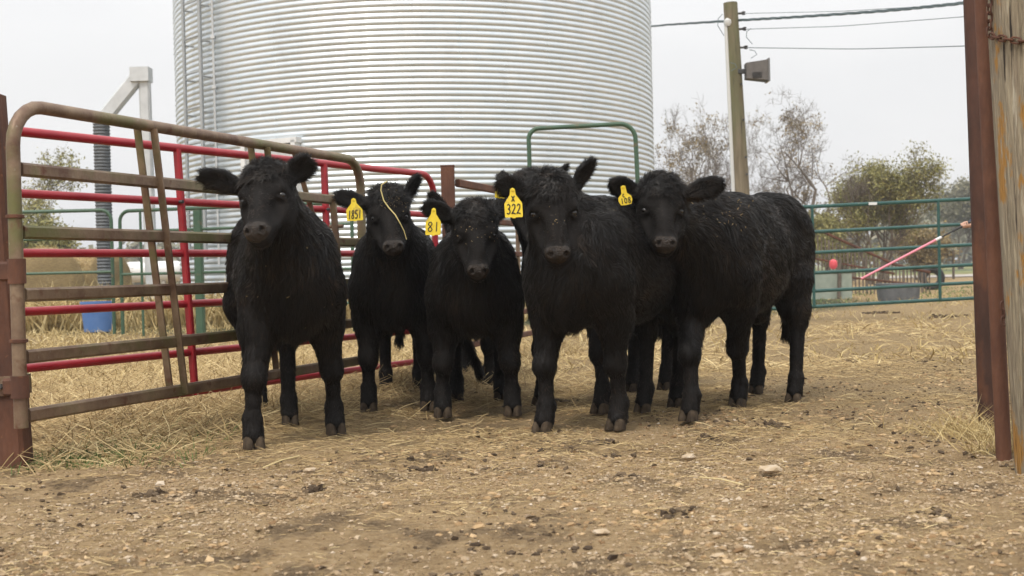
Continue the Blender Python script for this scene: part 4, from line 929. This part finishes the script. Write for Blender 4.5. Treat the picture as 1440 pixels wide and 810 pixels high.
    m.at['tint'] = np.concatenate([np.full(n0, .2), Ht]); m.at['nrm'] = np.concatenate([vn, Hn])
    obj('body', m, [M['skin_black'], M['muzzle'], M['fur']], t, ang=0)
    for s in (-1, 1):
        c = h(s * .0850, .152, -.0505); mm = MB(); mm.lathe([(.0170 * kx * math.cos(a), .0170 * kx * math.sin(a)) for a in np.linspace(-math.pi / 2, math.pi / 2, 11)], c, 18, ax=HA); obj('eye', mm, M['eye'], t)
    for f, fd, sc in foot_dirs:
        mm = MB(); s_ = np.cross(fd, Z)
        for k in (-1, 1):
            hd = nrm(fd + s_ * k * -.04 + rng.normal() * .03 * s_); hs2 = np.cross(hd, Z); prof = [(.0, 1.02, .0), (.005, 1.05, 0), (.022, .97, -.004), (.042, .86, -.010), (.054, .62, -.014)]
            nn = 16; V2 = []
            for z, sc2, sh in prof:
                for j in range(nn):
                    a = 2 * math.pi * j / nn; rx = .046 if math.cos(a) > 0 else .034; pw = 1.0
                    V2.append(f + s_ * k * .0245 * sc + hd * (rx * math.cos(a) * sc2 + sh + .018) * sc + hs2 * .0240 * math.sin(a) * sc2 * sc + Z * (z * sc + float(ground_h(np.array(f[0]), np.array(f[1]))) * 0 + .001))
            Q2 = [[i*nn+j, i*nn+(j+1) % nn, (i+1)*nn+(j+1) % nn, (i+1)*nn+j] for i in range(4) for j in range(nn)]
            V2.append(f + s_ * k * .0245 * sc + Z * .001); mm.add(V2, Q2, [[nn * 5, (j + 1) % nn, j] for j in range(nn)])
        obj('hoof', mm, M['hoof'], t, ang=50)
    spec['_h'] = h; spec['_ears'] = ears; spec['_S'] = S; return t

c1 = dict(seed=1, label='leftmost calf, untagged, head raised with ears out, standing beside the brown gate', ff=[(357, 630), (472, 610)], hf=[(366, 583), (408, 597)], H=1.08, w=.84,
    poll=(369, 230, 5.42), muz=(356, 323, 5.16), yaw=-12, roll=3, ears=[(281, 246, 5.42), (437, 223, 5.42)], earopen={-1: (-.1, -1, -.2), 1: (.3, -1, -.5)}, earw={-1: .048, 1: .058}, hairs=80000, brown=.06)
c2 = dict(seed=2, label='second calf from left, ear tag 1851 and a straw stalk across its forehead', ff=[(519, 579), (603, 577)], hf=[(543, 553), (590, 553)], H=1.04, hs=.95, w=.93,
    poll=(544, 264, 6.55), muz=(554, 347, 6.34), yaw=6, roll=-3, ears=[(471, 274, 6.5), (589, 246, 6.62)], earopen={-1: (0, -1, .2), 1: (.9, -.6, 0)}, earw={-1: .046, 1: .040})
c3 = dict(seed=3, label='calf with ear tag 81, head lowered, third from left in the front', ff=[(623, 586), (721, 584)], hf=[(-.34, 7.25, 0), (-.08, 7.3, 0)], H=.99, hs=.95, w=.92,
    poll=(668, 285, 6.22), muz=(673, 382, 6.05), yaw=4, roll=0, ears=[(596, 288, 6.2), (712, 282, 6.4)], earopen={-1: (0, -1, -.1), 1: (.3, -1, 0)},
    tail=[v3(-.2, 7.5, .9), v3(-.24, 7.62, .78), P(648, 462, 7.5), P(676, 526, 7.45)])
c4 = dict(seed=4, label='big calf in the centre front with ear tag X 322 and one ear up', ff=[(765, 608), (868, 604)], hf=[(905, 580), (951, 572)], H=1.09,
    poll=(776, 248, 5.6), muz=(786, 358, 5.46), yaw=3, roll=-2, hs=1.03, ears=[(699, 255, 5.6), (834, 224, 5.65)], earopen={-1: (0, -1, -.15), 1: (.8, -.7, 0)}, earw={-1: .05, 1: .042}, hairs=80000)
c5 = dict(seed=5, label='rightmost calf with ear tag C 108, whole flank turned to view', ff=[(970, 591), (1038, 573)], hf=[(1064, 553), (1117, 565)], H=1.13, w=.86,
    poll=(931, 250, 6.0), muz=(937, 342, 5.80), yaw=3, roll=0, ears=[(858, 257, 5.95), (1016, 256, 5.98)], earopen={-1: (0, -1, -.1), 1: (.1, -1, 0)}, hairs=90000, brown=.08)
c6 = dict(seed=6, label='calf half hidden behind the one tagged X 322, only curly poll and ear tips showing', ff=[(.15, 6.95, 0), (.45, 6.5, 0)], hf=[(888, 550), (935, 548)], H=1.10,
    poll=(745, 243, 6.5), muz=(757, 335, 6.3), yaw=3, roll=0, ears=[(702, 244, 6.45), (799, 231, 6.5)], earopen={-1: (0, -1, -.1), 1: (.9, -.4, 0)}, earw={-1: .035, 1: .026}, hairs=50000, h=.010)
c7 = dict(seed=7, label='calf at the very back, hidden except for one ear and a hind hoof', ff=[(-.42, 8.0, 0), (-.16, 8.0, 0)], hf=[(-.36, 8.85, 0), (694, 530)], H=1.0,
    poll=(652, 296, 7.75), muz=(655, 366, 7.55), yaw=3, roll=0, ears=[(606, 270, 7.7), (695, 282, 7.8)], earopen={-1: (-.5, -1, -.1), 1: (.3, -1, 0)}, hairs=45000, h=.010, brown=.15)
for c in (c1, c2, c3, c4, c5, c6, c7): c['t'] = calf(c)

def eartag(c, px, py, D, W, Hh, rows, lean, text, face=(0, -1, .05), **kw): make_tag(c['t'], P(px, py, D), W, Hh, rows, v3(*face), lean, label='yellow ear tag reading ' + text, **kw)
eartag(c2, 497, 280, 6.38, .083, .112, [('1851', 0, .52, .38)], .05, '1851', face=(.15, -1, .12), slant=.15)
eartag(c3, 610, 294, 6.1, .078, .128, [('81', .02, .50, .36)], -.03, '81', face=(-.25, -1, .1))
eartag(c4, 720.5, 266, 5.50, .079, .127, [('X', 0, .24, .2), ('322', 0, .53, .35)], .02, 'X 322', face=(.1, -1, .15), slant=.12)
eartag(c5, 876, 262, 5.86, .066, .090, [('C', -.08, .40, .17), ('108', .02, .62, .28)], .15, 'C 108', roundy=True)
make_tag(c6['t'], P(704, 258, 6.36), .05, .075, [], v3(.2, -1, 0), -.1, label='yellow ear tag mostly hidden behind the next calf')
def chaff(c, px, py, D, n, sp, L0=.012):
    S_ = c['_S']; rg = np.random.default_rng(px); q0 = P(px, py, D); p = q0 + rg.normal(size=(n, 3)) * v3(sp, sp * .3, sp * .7); o = v3(0, 0, CAM_H); out = []
    for i in range(n):
        d = nrm(p[i] - o); tt = D - .6
        for _ in range(50):
            f_v = S_.field((o + d * tt)[None])[0]
            if f_v < .014: out.append(o + d * tt); break
            tt += max(f_v * .8, .004)
            if tt > D + .8: break
    if not out: return
    out = np.array(out); d = nrm(rg.normal(size=out.shape)); V, Q, t = ribbons(out, d, rg.uniform(L0 * .4, L0 * 1.5, len(out)), np.full(len(out), .0022), v3(0, -1, 0)[None].repeat(len(out), 0), rg.uniform(.3, .8, len(out)), rg)
    m = MB(); m.add(V, Q); m.at['tint'] = t; o_ = obj('chaff', m, M['straw'], c['t'], smooth=False); o_['kind'] = 'stuff'
chaff(c5, 1025, 296, 6.5, 34, .07, .012); chaff(c2, 552, 280, 6.4, 110, .04, .006); chaff(c4, 790, 305, 5.5, 12, .05, .006); chaff(c3, 672, 320, 6.1, 30, .06, .006); chaff(c1, 400, 400, 5.5, 14, .2, .010)
# straw stalk on the face of the second calf
m = MB(); S2 = c2['_S']; pts = []
for (x, y) in ((545, 255), (537, 260), (536, 268), (540, 282), (547, 292), (556, 302), (563, 314), (569, 325), (572, 337)):
    d = nrm(P(x, y, 6) - v3(0, 0, CAM_H)); tt = 5.9
    for _ in range(60):
        f_v = S2.field((v3(0, 0, CAM_H) + d * tt)[None])[0]
        if f_v < .012 or tt > 6.8: break
        tt += max(f_v * .8, .003)
    pts.append(v3(0, 0, CAM_H) + d * min(tt, 6.5))
pts = np.array(pts); pts[:, 1] = np.minimum(np.convolve(np.r_[pts[0, 1], pts[:, 1], pts[-1, 1]], np.ones(3) / 3, 'valid'), pts[:, 1]) - .012
m.tube(pts, [.0035] * 6 + [.003, .0025, .002], 6)
tag(obj('straw_stalk', m, mat('yellow_straw', (.62, .52, .22), .6), base=pts[-1]), 'long pale straw stalk draped over the face of the calf tagged 1851', 'straw')

# ------------------------------------------------------------------ person behind the posts with sorting stick
hp = P(1360, 318, 12.0); pbx = v3(P(1418, 400, 12.1)[0], 12.25, 0)
per = thing('person', 'person in a dark jacket mostly hidden behind the right posts, holding out the pink stick', 'person', pbx)
fw = nrm(v3(-.5, -.85, 0)); rs = np.cross(fw, v3(0, 0, 1)); Zu = v3(0, 0, 1)
lp = lambda f, s, z: pbx + fw * f + rs * s + Zu * z
b = SDF(); I3 = np.array([fw, rs, Zu])
b.ell(lp(0, 0, 1.62), I3, (.10, .078, .125), .02); b.ell(lp(.03, 0, 1.56), I3, (.07, .06, .07), .03); b.ell(lp(.10, 0, 1.60), I3, (.022, .014, .03), .02)
for s in (-1, 1): b.ell(lp(0, s * .08, 1.61), I3, (.022, .012, .032), .01)
b.cone(lp(-.01, 0, 1.40), lp(0, 0, 1.55), .06, .055, .04)
b.ell(lp(0, 0, 1.22), I3, (.10, .15, .2), .05); b.ell(lp(0, 0, .98), I3, (.10, .14, .12), .05)
sh = lp(.0, .18, 1.40); sh2 = lp(0, -.18, 1.40)
arm = sh if np.linalg.norm(sh - hp) < np.linalg.norm(sh2 - hp) else sh2; oth = sh2 if arm is sh else sh
stick_a, stick_b = P(1356, 325, 11.95), P(1211, 392, 11.6)
sdir = nrm(stick_b - stick_a); el = (arm + hp) / 2 + v3(.03, .02, -.11)
b.cone(arm, el, .052, .042, .03); b.cone(el, hp - nrm(hp - el) * .07, .042, .028, .02)
ad = nrm(hp - el); palm = hp - ad * .01; pn = nrm(np.cross(ad, sdir)); b.ell(palm - ad * .02, np.array([ad, nrm(np.cross(pn, ad)), pn]), (.05, .042, .018), .012, 'h')
grip = palm + ad * .03
for k, off in enumerate((-.033, -.011, .011, .032)):
    L_ = (.85, 1.0, .95, .75)[k]; f0 = grip + sdir * off - pn * .006; f1 = f0 + ad * .026 * L_ + pn * -.012; f2 = f1 + (-pn * .026 - ad * .004) * L_; f3 = f2 - ad * .024 * L_
    b.cone(palm + sdir * off * .8, f0, .010, .010, .006, 'h'); b.cone(f0, f1, .0098, .0092, .004, 'h'); b.cone(f1, f2, .0092, .0085, .004, 'h'); b.cone(f2, f3, .0085, .0075, .004, 'h')
t0 = palm - ad * .02 - sdir * .0 + pn * -.015; b.cone(t0, t0 - pn * .012 + sdir * .045 , .012, .0105, .008, 'h'); b.cone(t0 - pn * .012 + sdir * .045, t0 - pn * .03 + sdir * .055 + ad * .02, .0105, .009, .005, 'h')
ohp = oth + fw * .06 - Zu * .56; oe = oth + rs * (-.05 if oth is sh2 else .05) - Zu * .29; b.cone(oth, oe, .052, .042, .03); b.cone(oe, ohp, .042, .028, .02); b.ell(ohp - Zu * .05, I3, (.035, .018, .05), .015)
for k in range(4): b.cone(ohp - Zu * .08 + fw * (.024 - k * .016), ohp - Zu * (.15 - abs(k - 1.3) * .008) + fw * (.03 - k * .018), .0095, .008, .003)
b.cone(ohp - Zu * .04 + fw * .03, ohp - Zu * .09 + fw * .055, .011, .009, .005)
for s in (-1, 1):
    b.cone(lp(0, s * .09, .92), lp(.02, s * .11, .50), .085, .058, .04); b.cone(lp(.02, s * .11, .50), lp(-.01, s * .12, .09), .056, .04, .03); b.cone(lp(-.02, s * .12, .05), lp(.16, s * .13, .035), .04, .033, .03)
V, Q = b.poly(.0075); m = MB(); m.add(V, Q); obj('body', m, M['skin'], per, ang=0)
j = SDF(); j.ell(lp(0, 0, 1.22), I3, (.13, .19, .24), .05); j.ell(lp(0, 0, 1.0), I3, (.13, .175, .14), .05); j.cone(sh, sh2, .075, .075, .05); j.cone(lp(-.02, 0, 1.38), lp(-.01, 0, 1.46), .10, .075, .03)
j.cone(arm, el, .068, .058, .04); j.cone(el, hp - ad * .12, .058, .042, .03); j.cone(oth, oe, .068, .058, .04); j.cone(oe, ohp + Zu * .03, .056, .042, .03)
V, Q = j.poly(.012); m = MB(); m.add(V, Q); obj('jacket', m, M['jacket'], per, ang=0)
j = SDF()
j.ell(lp(0, 0, .93), I3, (.125, .165, .10), .05)
for s in (-1, 1): j.cone(lp(0, s * .09, .90), lp(.02, s * .11, .50), .10, .072, .05); j.cone(lp(.02, s * .11, .50), lp(-.01, s * .12, .11), .07, .062, .03)
V, Q = j.poly(.012); m = MB(); m.add(V, Q); obj('jeans', m, M['jeans'], per, ang=0)
for s in (-1, 1):
    j = SDF(); j.cone(lp(-.01, s * .12, .16), lp(-.02, s * .12, .05), .058, .05, .03); j.cone(lp(-.03, s * .12, .045), lp(.16, s * .13, .04), .048, .042, .03); V, Q = j.poly(.01); m = MB(); m.add(V, Q); obj('boot', m, M['leather'], per, ang=0)
j = SDF(); j.ell(lp(0, 0, 1.675), I3, (.112, .09, .085), .03); j.ell(lp(.13, 0, 1.665), I3, (.075, .07, .01), .02); V, Q = j.poly(.009); m = MB(); m.add(V, Q); obj('cap', m, M['jacket'], per, ang=0)
g = thing('sorting_stick', 'pink fibreglass sorting stick with black grip held out over the green gate', 'stick', stick_b)
gp = palm + ad * .045 - pn * .02; sd2 = nrm(stick_b - gp); Ls = float(np.linalg.norm(stick_b - gp))
m = MB(); m.tube([gp + sd2 * Ls * .27, stick_b], [.012, .010], 10); obj('rod', m, M['pink'], g)
m = MB(); m.tube([gp - sd2 * .07, gp + sd2 * Ls * .12], .011, 10); m.tube([gp + sd2 * Ls * .12, gp + sd2 * Ls * .27], .008, 8); obj('grip', m, M['rubber'], g)
m = MB(); m.tube([gp + sd2 * Ls * .235, gp + sd2 * Ls * .29], .0135, 10); obj('white_band', m, M['white'], g)

# ------------------------------------------------------------------ straw, gravel, clods, grass
rng = np.random.default_rng(77)
def scatter(N, x0, x1, y0, y1, dens):
    x = rng.uniform(x0, x1, N * 3); y = rng.uniform(y0, y1, N * 3); k = rng.random(N * 3) < np.clip(dens(x, y), 0, 1); return x[k][:N], y[k][:N]
nz = lambda x, y, s, sd=0: fbm(np.stack([x * s, y * s, 0 * x], -1), 3, sd)
def straw_d(x, y): return np.clip((y - 4.5) / 2.2, .04, 1) * np.clip(.40 + 2.2 * nz(x, y, 1.6, 4), .03, 1) * np.clip(1.1 - (x - .5) * .35, .30, 1)
def lay(x, y, Lr, wr, lift, tint_m):
    N = len(x); a = rng.uniform(0, 6.28, N); d = np.stack([np.cos(a), np.sin(a), rng.normal(size=N) * lift], -1); d = nrm(d); L = rng.uniform(*Lr, N)
    z = ground_h(x, y) + .002 + np.abs(d[:, 2]) * L * .5; p = np.stack([x, y, z], -1)
    t = np.clip(tint_m + rng.normal(size=N) * .24, 0, 1); return ribbons(p, d, L, rng.uniform(*wr, N), v3(0, 0, 1)[None].repeat(N, 0), t, rng)
m = MB(); TT = []
for (N, x0, x1, y0, y1, Lr, wr, lift, tm) in ((46000, -3.4, 4.0, 4.3, 9.5, (.02, .10), (.0016, .0032), .16, .38), (14000, -3.6, 5, 9.0, 16, (.06, .20), (.004, .007), .25, .5), (4500, -2.2, 2.6, 2.7, 4.8, (.012, .06), (.0012, .0024), .12, .5)):
    x, y = scatter(N, x0, x1, y0, y1, straw_d if y0 > 3 else (lambda x, y: .25 + 1.2 * nz(x, y, 1.4, 4)))
    V, Q, t = lay(x, y, Lr, wr, lift, tm); m.add(V, Q); TT.append(t)
m.at['tint'] = np.concatenate(TT); tag(obj('loose_straw', m, M['straw'], smooth=False), 'loose straw littering the ground under the calves', 'straw', kind='stuff')
# thick matted hay below the gates and behind the calves
m = MB(); TT = []
def hay_d(x, y):
    gl = BA[0] + (y - BA[1]) * (BB[0] - BA[0]) / (BB[1] - BA[1]); dist = x - gl
    return np.where(dist < .12, 1.0, 0) * np.clip((y - 4.9) * 1.2, 0, 1) * .9 + np.exp(-((x + .55) ** 2 / .6 + (y - 8.6) ** 2 / 1.2)) + .5 * np.exp(-((dist - .1) ** 2 / .05)) * (y > 5.0)
x, y = scatter(34000, -3.8, 1.2, 4.9, 12, hay_d); V, Q, t = lay(x, y, (.06, .22), (.0025, .0045), .38, .55); m.add(V, Q); TT.append(t)
m.at['tint'] = np.concatenate(TT); tag(obj('matted_hay', m, M['straw'], smooth=False), 'thick matted hay lying below and behind the gates', 'hay', kind='stuff')
# standing dry grass
def grass(x, y, Lr, wr, tint_m, lean=.45, name='dry_grass', matn='drygrass', label='', zoff=0):
    N = len(x); p = np.stack([x, y, ground_h(x, y) - .005], -1); d = nrm(np.stack([rng.normal(size=N) * lean, rng.normal(size=N) * lean, np.ones(N)], -1)); L = rng.uniform(*Lr, N)
    b = np.stack([rng.normal(size=N) * .35, rng.normal(size=N) * .35, -rng.uniform(.1, .5, N)], -1)
    V, Q, T, t, _ = strips(p, d, L, rng.uniform(*wr, N), None, b, np.clip(tint_m + rng.normal(size=N) * .22, 0, 1), rng); mm = MB(); mm.add(V, Q, T); mm.at['tint'] = t
    return tag(obj(name, mm, M[matn], smooth=False), label, 'grass', kind='stuff')
x, y = scatter(52000, -9, 14, 9.0, 30, lambda x, y: np.clip(.5 + 1.5 * nz(x, y, .5, 8), .08, 1) * np.where(x < -.6, 1, .28) * np.clip(12 / y, .3, 1) ** 1.5)
grass(x, y, (.05, .20), (.006, .014), .55, .7, label='short dry yellow grass across the yard behind the calves')
x, y = scatter(9000, -7.5, 0.2, 18.8, 21.5, lambda x, y: np.clip(.6 + 1.5 * nz(x, y, 1.2, 18), .1, 1))
grass(x, y, (.4, 1.05), (.012, .03), .62, .25, name='dry_weeds', label='tall dry pale weeds at the foot of the grain bin')
gx_, gy_ = [], []
for cx, cy, n, s in ((P(1382, 600, 5.4)[0], 5.35, 330, .08), (P(1402, 630, 4.9)[0], 4.95, 170, .05), (P(1350, 600, 5.5)[0], 5.55, 200, .15)):
    gx_.append(rng.normal(size=n) * s + cx); gy_.append(rng.normal(size=n) * s + cy)
o = grass(np.concatenate(gx_), np.concatenate(gy_), (.05, .26), (.002, .0042), .55, .60, name='grass_tuft', label='tuft of long dry yellow grass at the foot of the rusty pipes')
x, y = scatter(1600, -2.1, -1.3, 4.95, 6.3, lambda x, y: np.exp(-((x + 1.85) ** 2 / .03 + (y - 5.35) ** 2 / .06)) * .9 + .08)
grass(x, y, (.03, .10), (.003, .006), .4, .5, name='green_grass', matn='greengrass', label='small green grass patch near the foot of the left rusty post')
x, y = scatter(2500, 5, 14, 22, 36, lambda x, y: .5 + nz(x, y, .4, 28)); grass(x, y, (.05, .14), (.01, .02), .6, .6, name='green_grass', matn='greengrass', label='patchy green grass around the water tank behind the green gate')
# gravel
ph_ = (1 + 5 ** .5) / 2; ico = nrm(np.array([[-1, ph_, 0], [1, ph_, 0], [-1, -ph_, 0], [1, -ph_, 0], [0, -1, ph_], [0, 1, ph_], [0, -1, -ph_], [0, 1, -ph_], [ph_, 0, -1], [ph_, 0, 1], [-ph_, 0, -1], [-ph_, 0, 1]], float))
icf = np.array([[0, 11, 5], [0, 5, 1], [0, 1, 7], [0, 7, 10], [0, 10, 11], [1, 5, 9], [5, 11, 4], [11, 10, 2], [10, 7, 6], [7, 1, 8], [3, 9, 4], [3, 4, 2], [3, 2, 6], [3, 6, 8], [3, 8, 9], [4, 9, 5], [2, 4, 11], [6, 2, 10], [8, 6, 7], [9, 8, 1]])
ed_ = {}; ico1 = [tuple(v) for v in ico]; icf1 = []
def mid_(a, b):
    k = (min(a, b), max(a, b))
    if k not in ed_: ed_[k] = len(ico1); ico1.append(tuple(nrm(np.array(ico1[a]) + np.array(ico1[b]))))
    return ed_[k]
for a_, b_, c_ in icf:
    x_, y_, z_ = mid_(a_, b_), mid_(b_, c_), mid_(c_, a_); icf1 += [[a_, x_, z_], [b_, y_, x_], [c_, z_, y_], [x_, y_, z_]]
ico1 = np.array(ico1)
def big_stone(q, r_, seed):
    n = 1 + .45 * fbm(ico1 * 1.5 + seed * 9.1, 2, 3)[:, None] + .12 * fbm(ico1 * 4 + seed, 2, 5)[:, None]; V = ico1 * n * r_ * v3(1.25, .9, .55); return V + v3(q[0], q[1], -r_ * .02), np.array(icf1)
def rocks(x, y, s, tm, flat=.6, sink=.25, jit=.28):
    N = len(x); V = ico[None] * (1 + rng.normal(size=(N, 12, 1)) * jit); sc = s[:, None] * np.stack([rng.uniform(.7, 1.3, N), rng.uniform(.7, 1.3, N), rng.uniform(.4, .8, N) * flat / .6], -1)
    V = V * sc[:, None]; a = rng.uniform(0, 6.28, N); c_, s_ = np.cos(a)[:, None], np.sin(a)[:, None]; V = np.stack([V[..., 0] * c_ - V[..., 1] * s_, V[..., 0] * s_ + V[..., 1] * c_, V[..., 2]], -1)
    V = V + np.stack([x, y, ground_h(x, y) + s * sink], -1)[:, None]; T = (np.arange(N)[:, None, None] * 12 + icf[None]).reshape(-1, 3); return V.reshape(-1, 3), T, np.repeat(np.clip(tm + rng.normal(size=N) * .25, 0, 1), 12)
m = MB(); TT = []
gd = lambda x, y: np.clip(.45 + 1.3 * nz(x, y, 1.1, 64), .08, 1) * np.clip((6.6 - y) / 1.6, .08, 1)
x, y = scatter(52000, -2.6, 3.6, 2.6, 7.0, gd); s = .0020 + .0060 * rng.random(len(x)) ** 3 + .008 * (rng.random(len(x)) < .03) * rng.random(len(x)); V, T, t = rocks(x, y, s, .22); m.add(V, None, T); TT.append(t)
x, y = scatter(300, -2.4, 3.0, 2.7, 6.5, gd); s = .006 + .010 * rng.random(len(x)) ** 2; V, T, t = rocks(x, y, s, .5, .45, .0); m.add(V, None, T); TT.append(t)
m.at['tint'] = np.concatenate(TT); tag(obj('gravel', m, M['stone'], smooth=False), 'scattered pale gravel over the dirt in the foreground', 'gravel', kind='stuff')
x, y = scatter(16000, -2.9, 3.9, 2.6, 8.5, lambda x, y: np.clip(.35 + 1.6 * nz(x, y, 2.1, 81), .05, 1)); s = .003 + .012 * rng.random(len(x)) ** 3.5; V, T, t = rocks(x, y, s, .4, .5, .05, .32); m = MB(); m.add(V, None, T); m.at['tint'] = t
tag(obj('dirt_crumbs', m, M['crumb'], smooth=False), 'loose tan crumbs and lumps of dry dirt', 'dirt', kind='stuff')
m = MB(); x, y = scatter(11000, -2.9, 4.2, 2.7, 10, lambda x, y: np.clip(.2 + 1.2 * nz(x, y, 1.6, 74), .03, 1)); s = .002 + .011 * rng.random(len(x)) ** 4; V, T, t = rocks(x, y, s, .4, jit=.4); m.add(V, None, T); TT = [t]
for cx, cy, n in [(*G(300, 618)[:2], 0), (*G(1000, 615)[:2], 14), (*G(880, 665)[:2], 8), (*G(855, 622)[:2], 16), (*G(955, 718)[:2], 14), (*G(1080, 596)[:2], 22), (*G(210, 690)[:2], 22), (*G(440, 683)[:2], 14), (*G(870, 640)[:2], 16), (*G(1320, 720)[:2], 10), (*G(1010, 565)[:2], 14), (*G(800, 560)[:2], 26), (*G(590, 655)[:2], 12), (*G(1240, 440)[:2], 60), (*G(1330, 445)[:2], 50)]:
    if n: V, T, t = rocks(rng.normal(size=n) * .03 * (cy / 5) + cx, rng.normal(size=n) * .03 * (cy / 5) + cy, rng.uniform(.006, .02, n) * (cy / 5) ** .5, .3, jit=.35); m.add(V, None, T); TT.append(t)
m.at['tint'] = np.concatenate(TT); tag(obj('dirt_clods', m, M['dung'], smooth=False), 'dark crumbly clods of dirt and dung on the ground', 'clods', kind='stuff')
# a few larger stones
for (px, py, r_, lb) in ((1084, 660, .032, 'largest pale flat stone lying in the dirt right of the calves'), (968, 642, .025, 'pale stone just in front of the calf tagged C 108'), (436, 661, .022, 'small white stone in the dirt in front of the leftmost calf'), (1324, 732, .020, 'grey stone in the dirt at lower right'), (846, 748, .018, 'grey stone low in the picture, right of centre')):
    q = G(px, py); V, T = big_stone(q, r_, px % 17); m = MB(); m.add(V, None, T); m.at['tint'] = np.clip(.62 + .35 * fbm(V * 60, 2, 3), 0, 1); tag(obj('stone', m, M['stone'], base=(q[0], q[1], 0), smooth=False), lb, 'stone', 'larger loose stones')
for (x0, y0, x1, y1, lb) in ((370, 662, 421, 648, 'long pale straw stem lying on the dirt in front of the leftmost calf'), (985, 676, 1045, 690, 'long straw stem lying on the dirt below the calf tagged C 108')):
    a, b_ = G(x0, y0) + v3(0, 0, .012), G(x1, y1) + v3(0, 0, .02); m = MB(); m.tube([a, (a + b_) / 2 + v3(0, 0, .006), b_], .003, 6); tag(obj('straw_stalk', m, M['hay'] if 0 else mat('stem_straw', (.62, .50, .26), .7), base=a), lb, 'straw', 'long straw stems')
for o in bpy.data.objects:
    if '_o' in o: del o['_o']
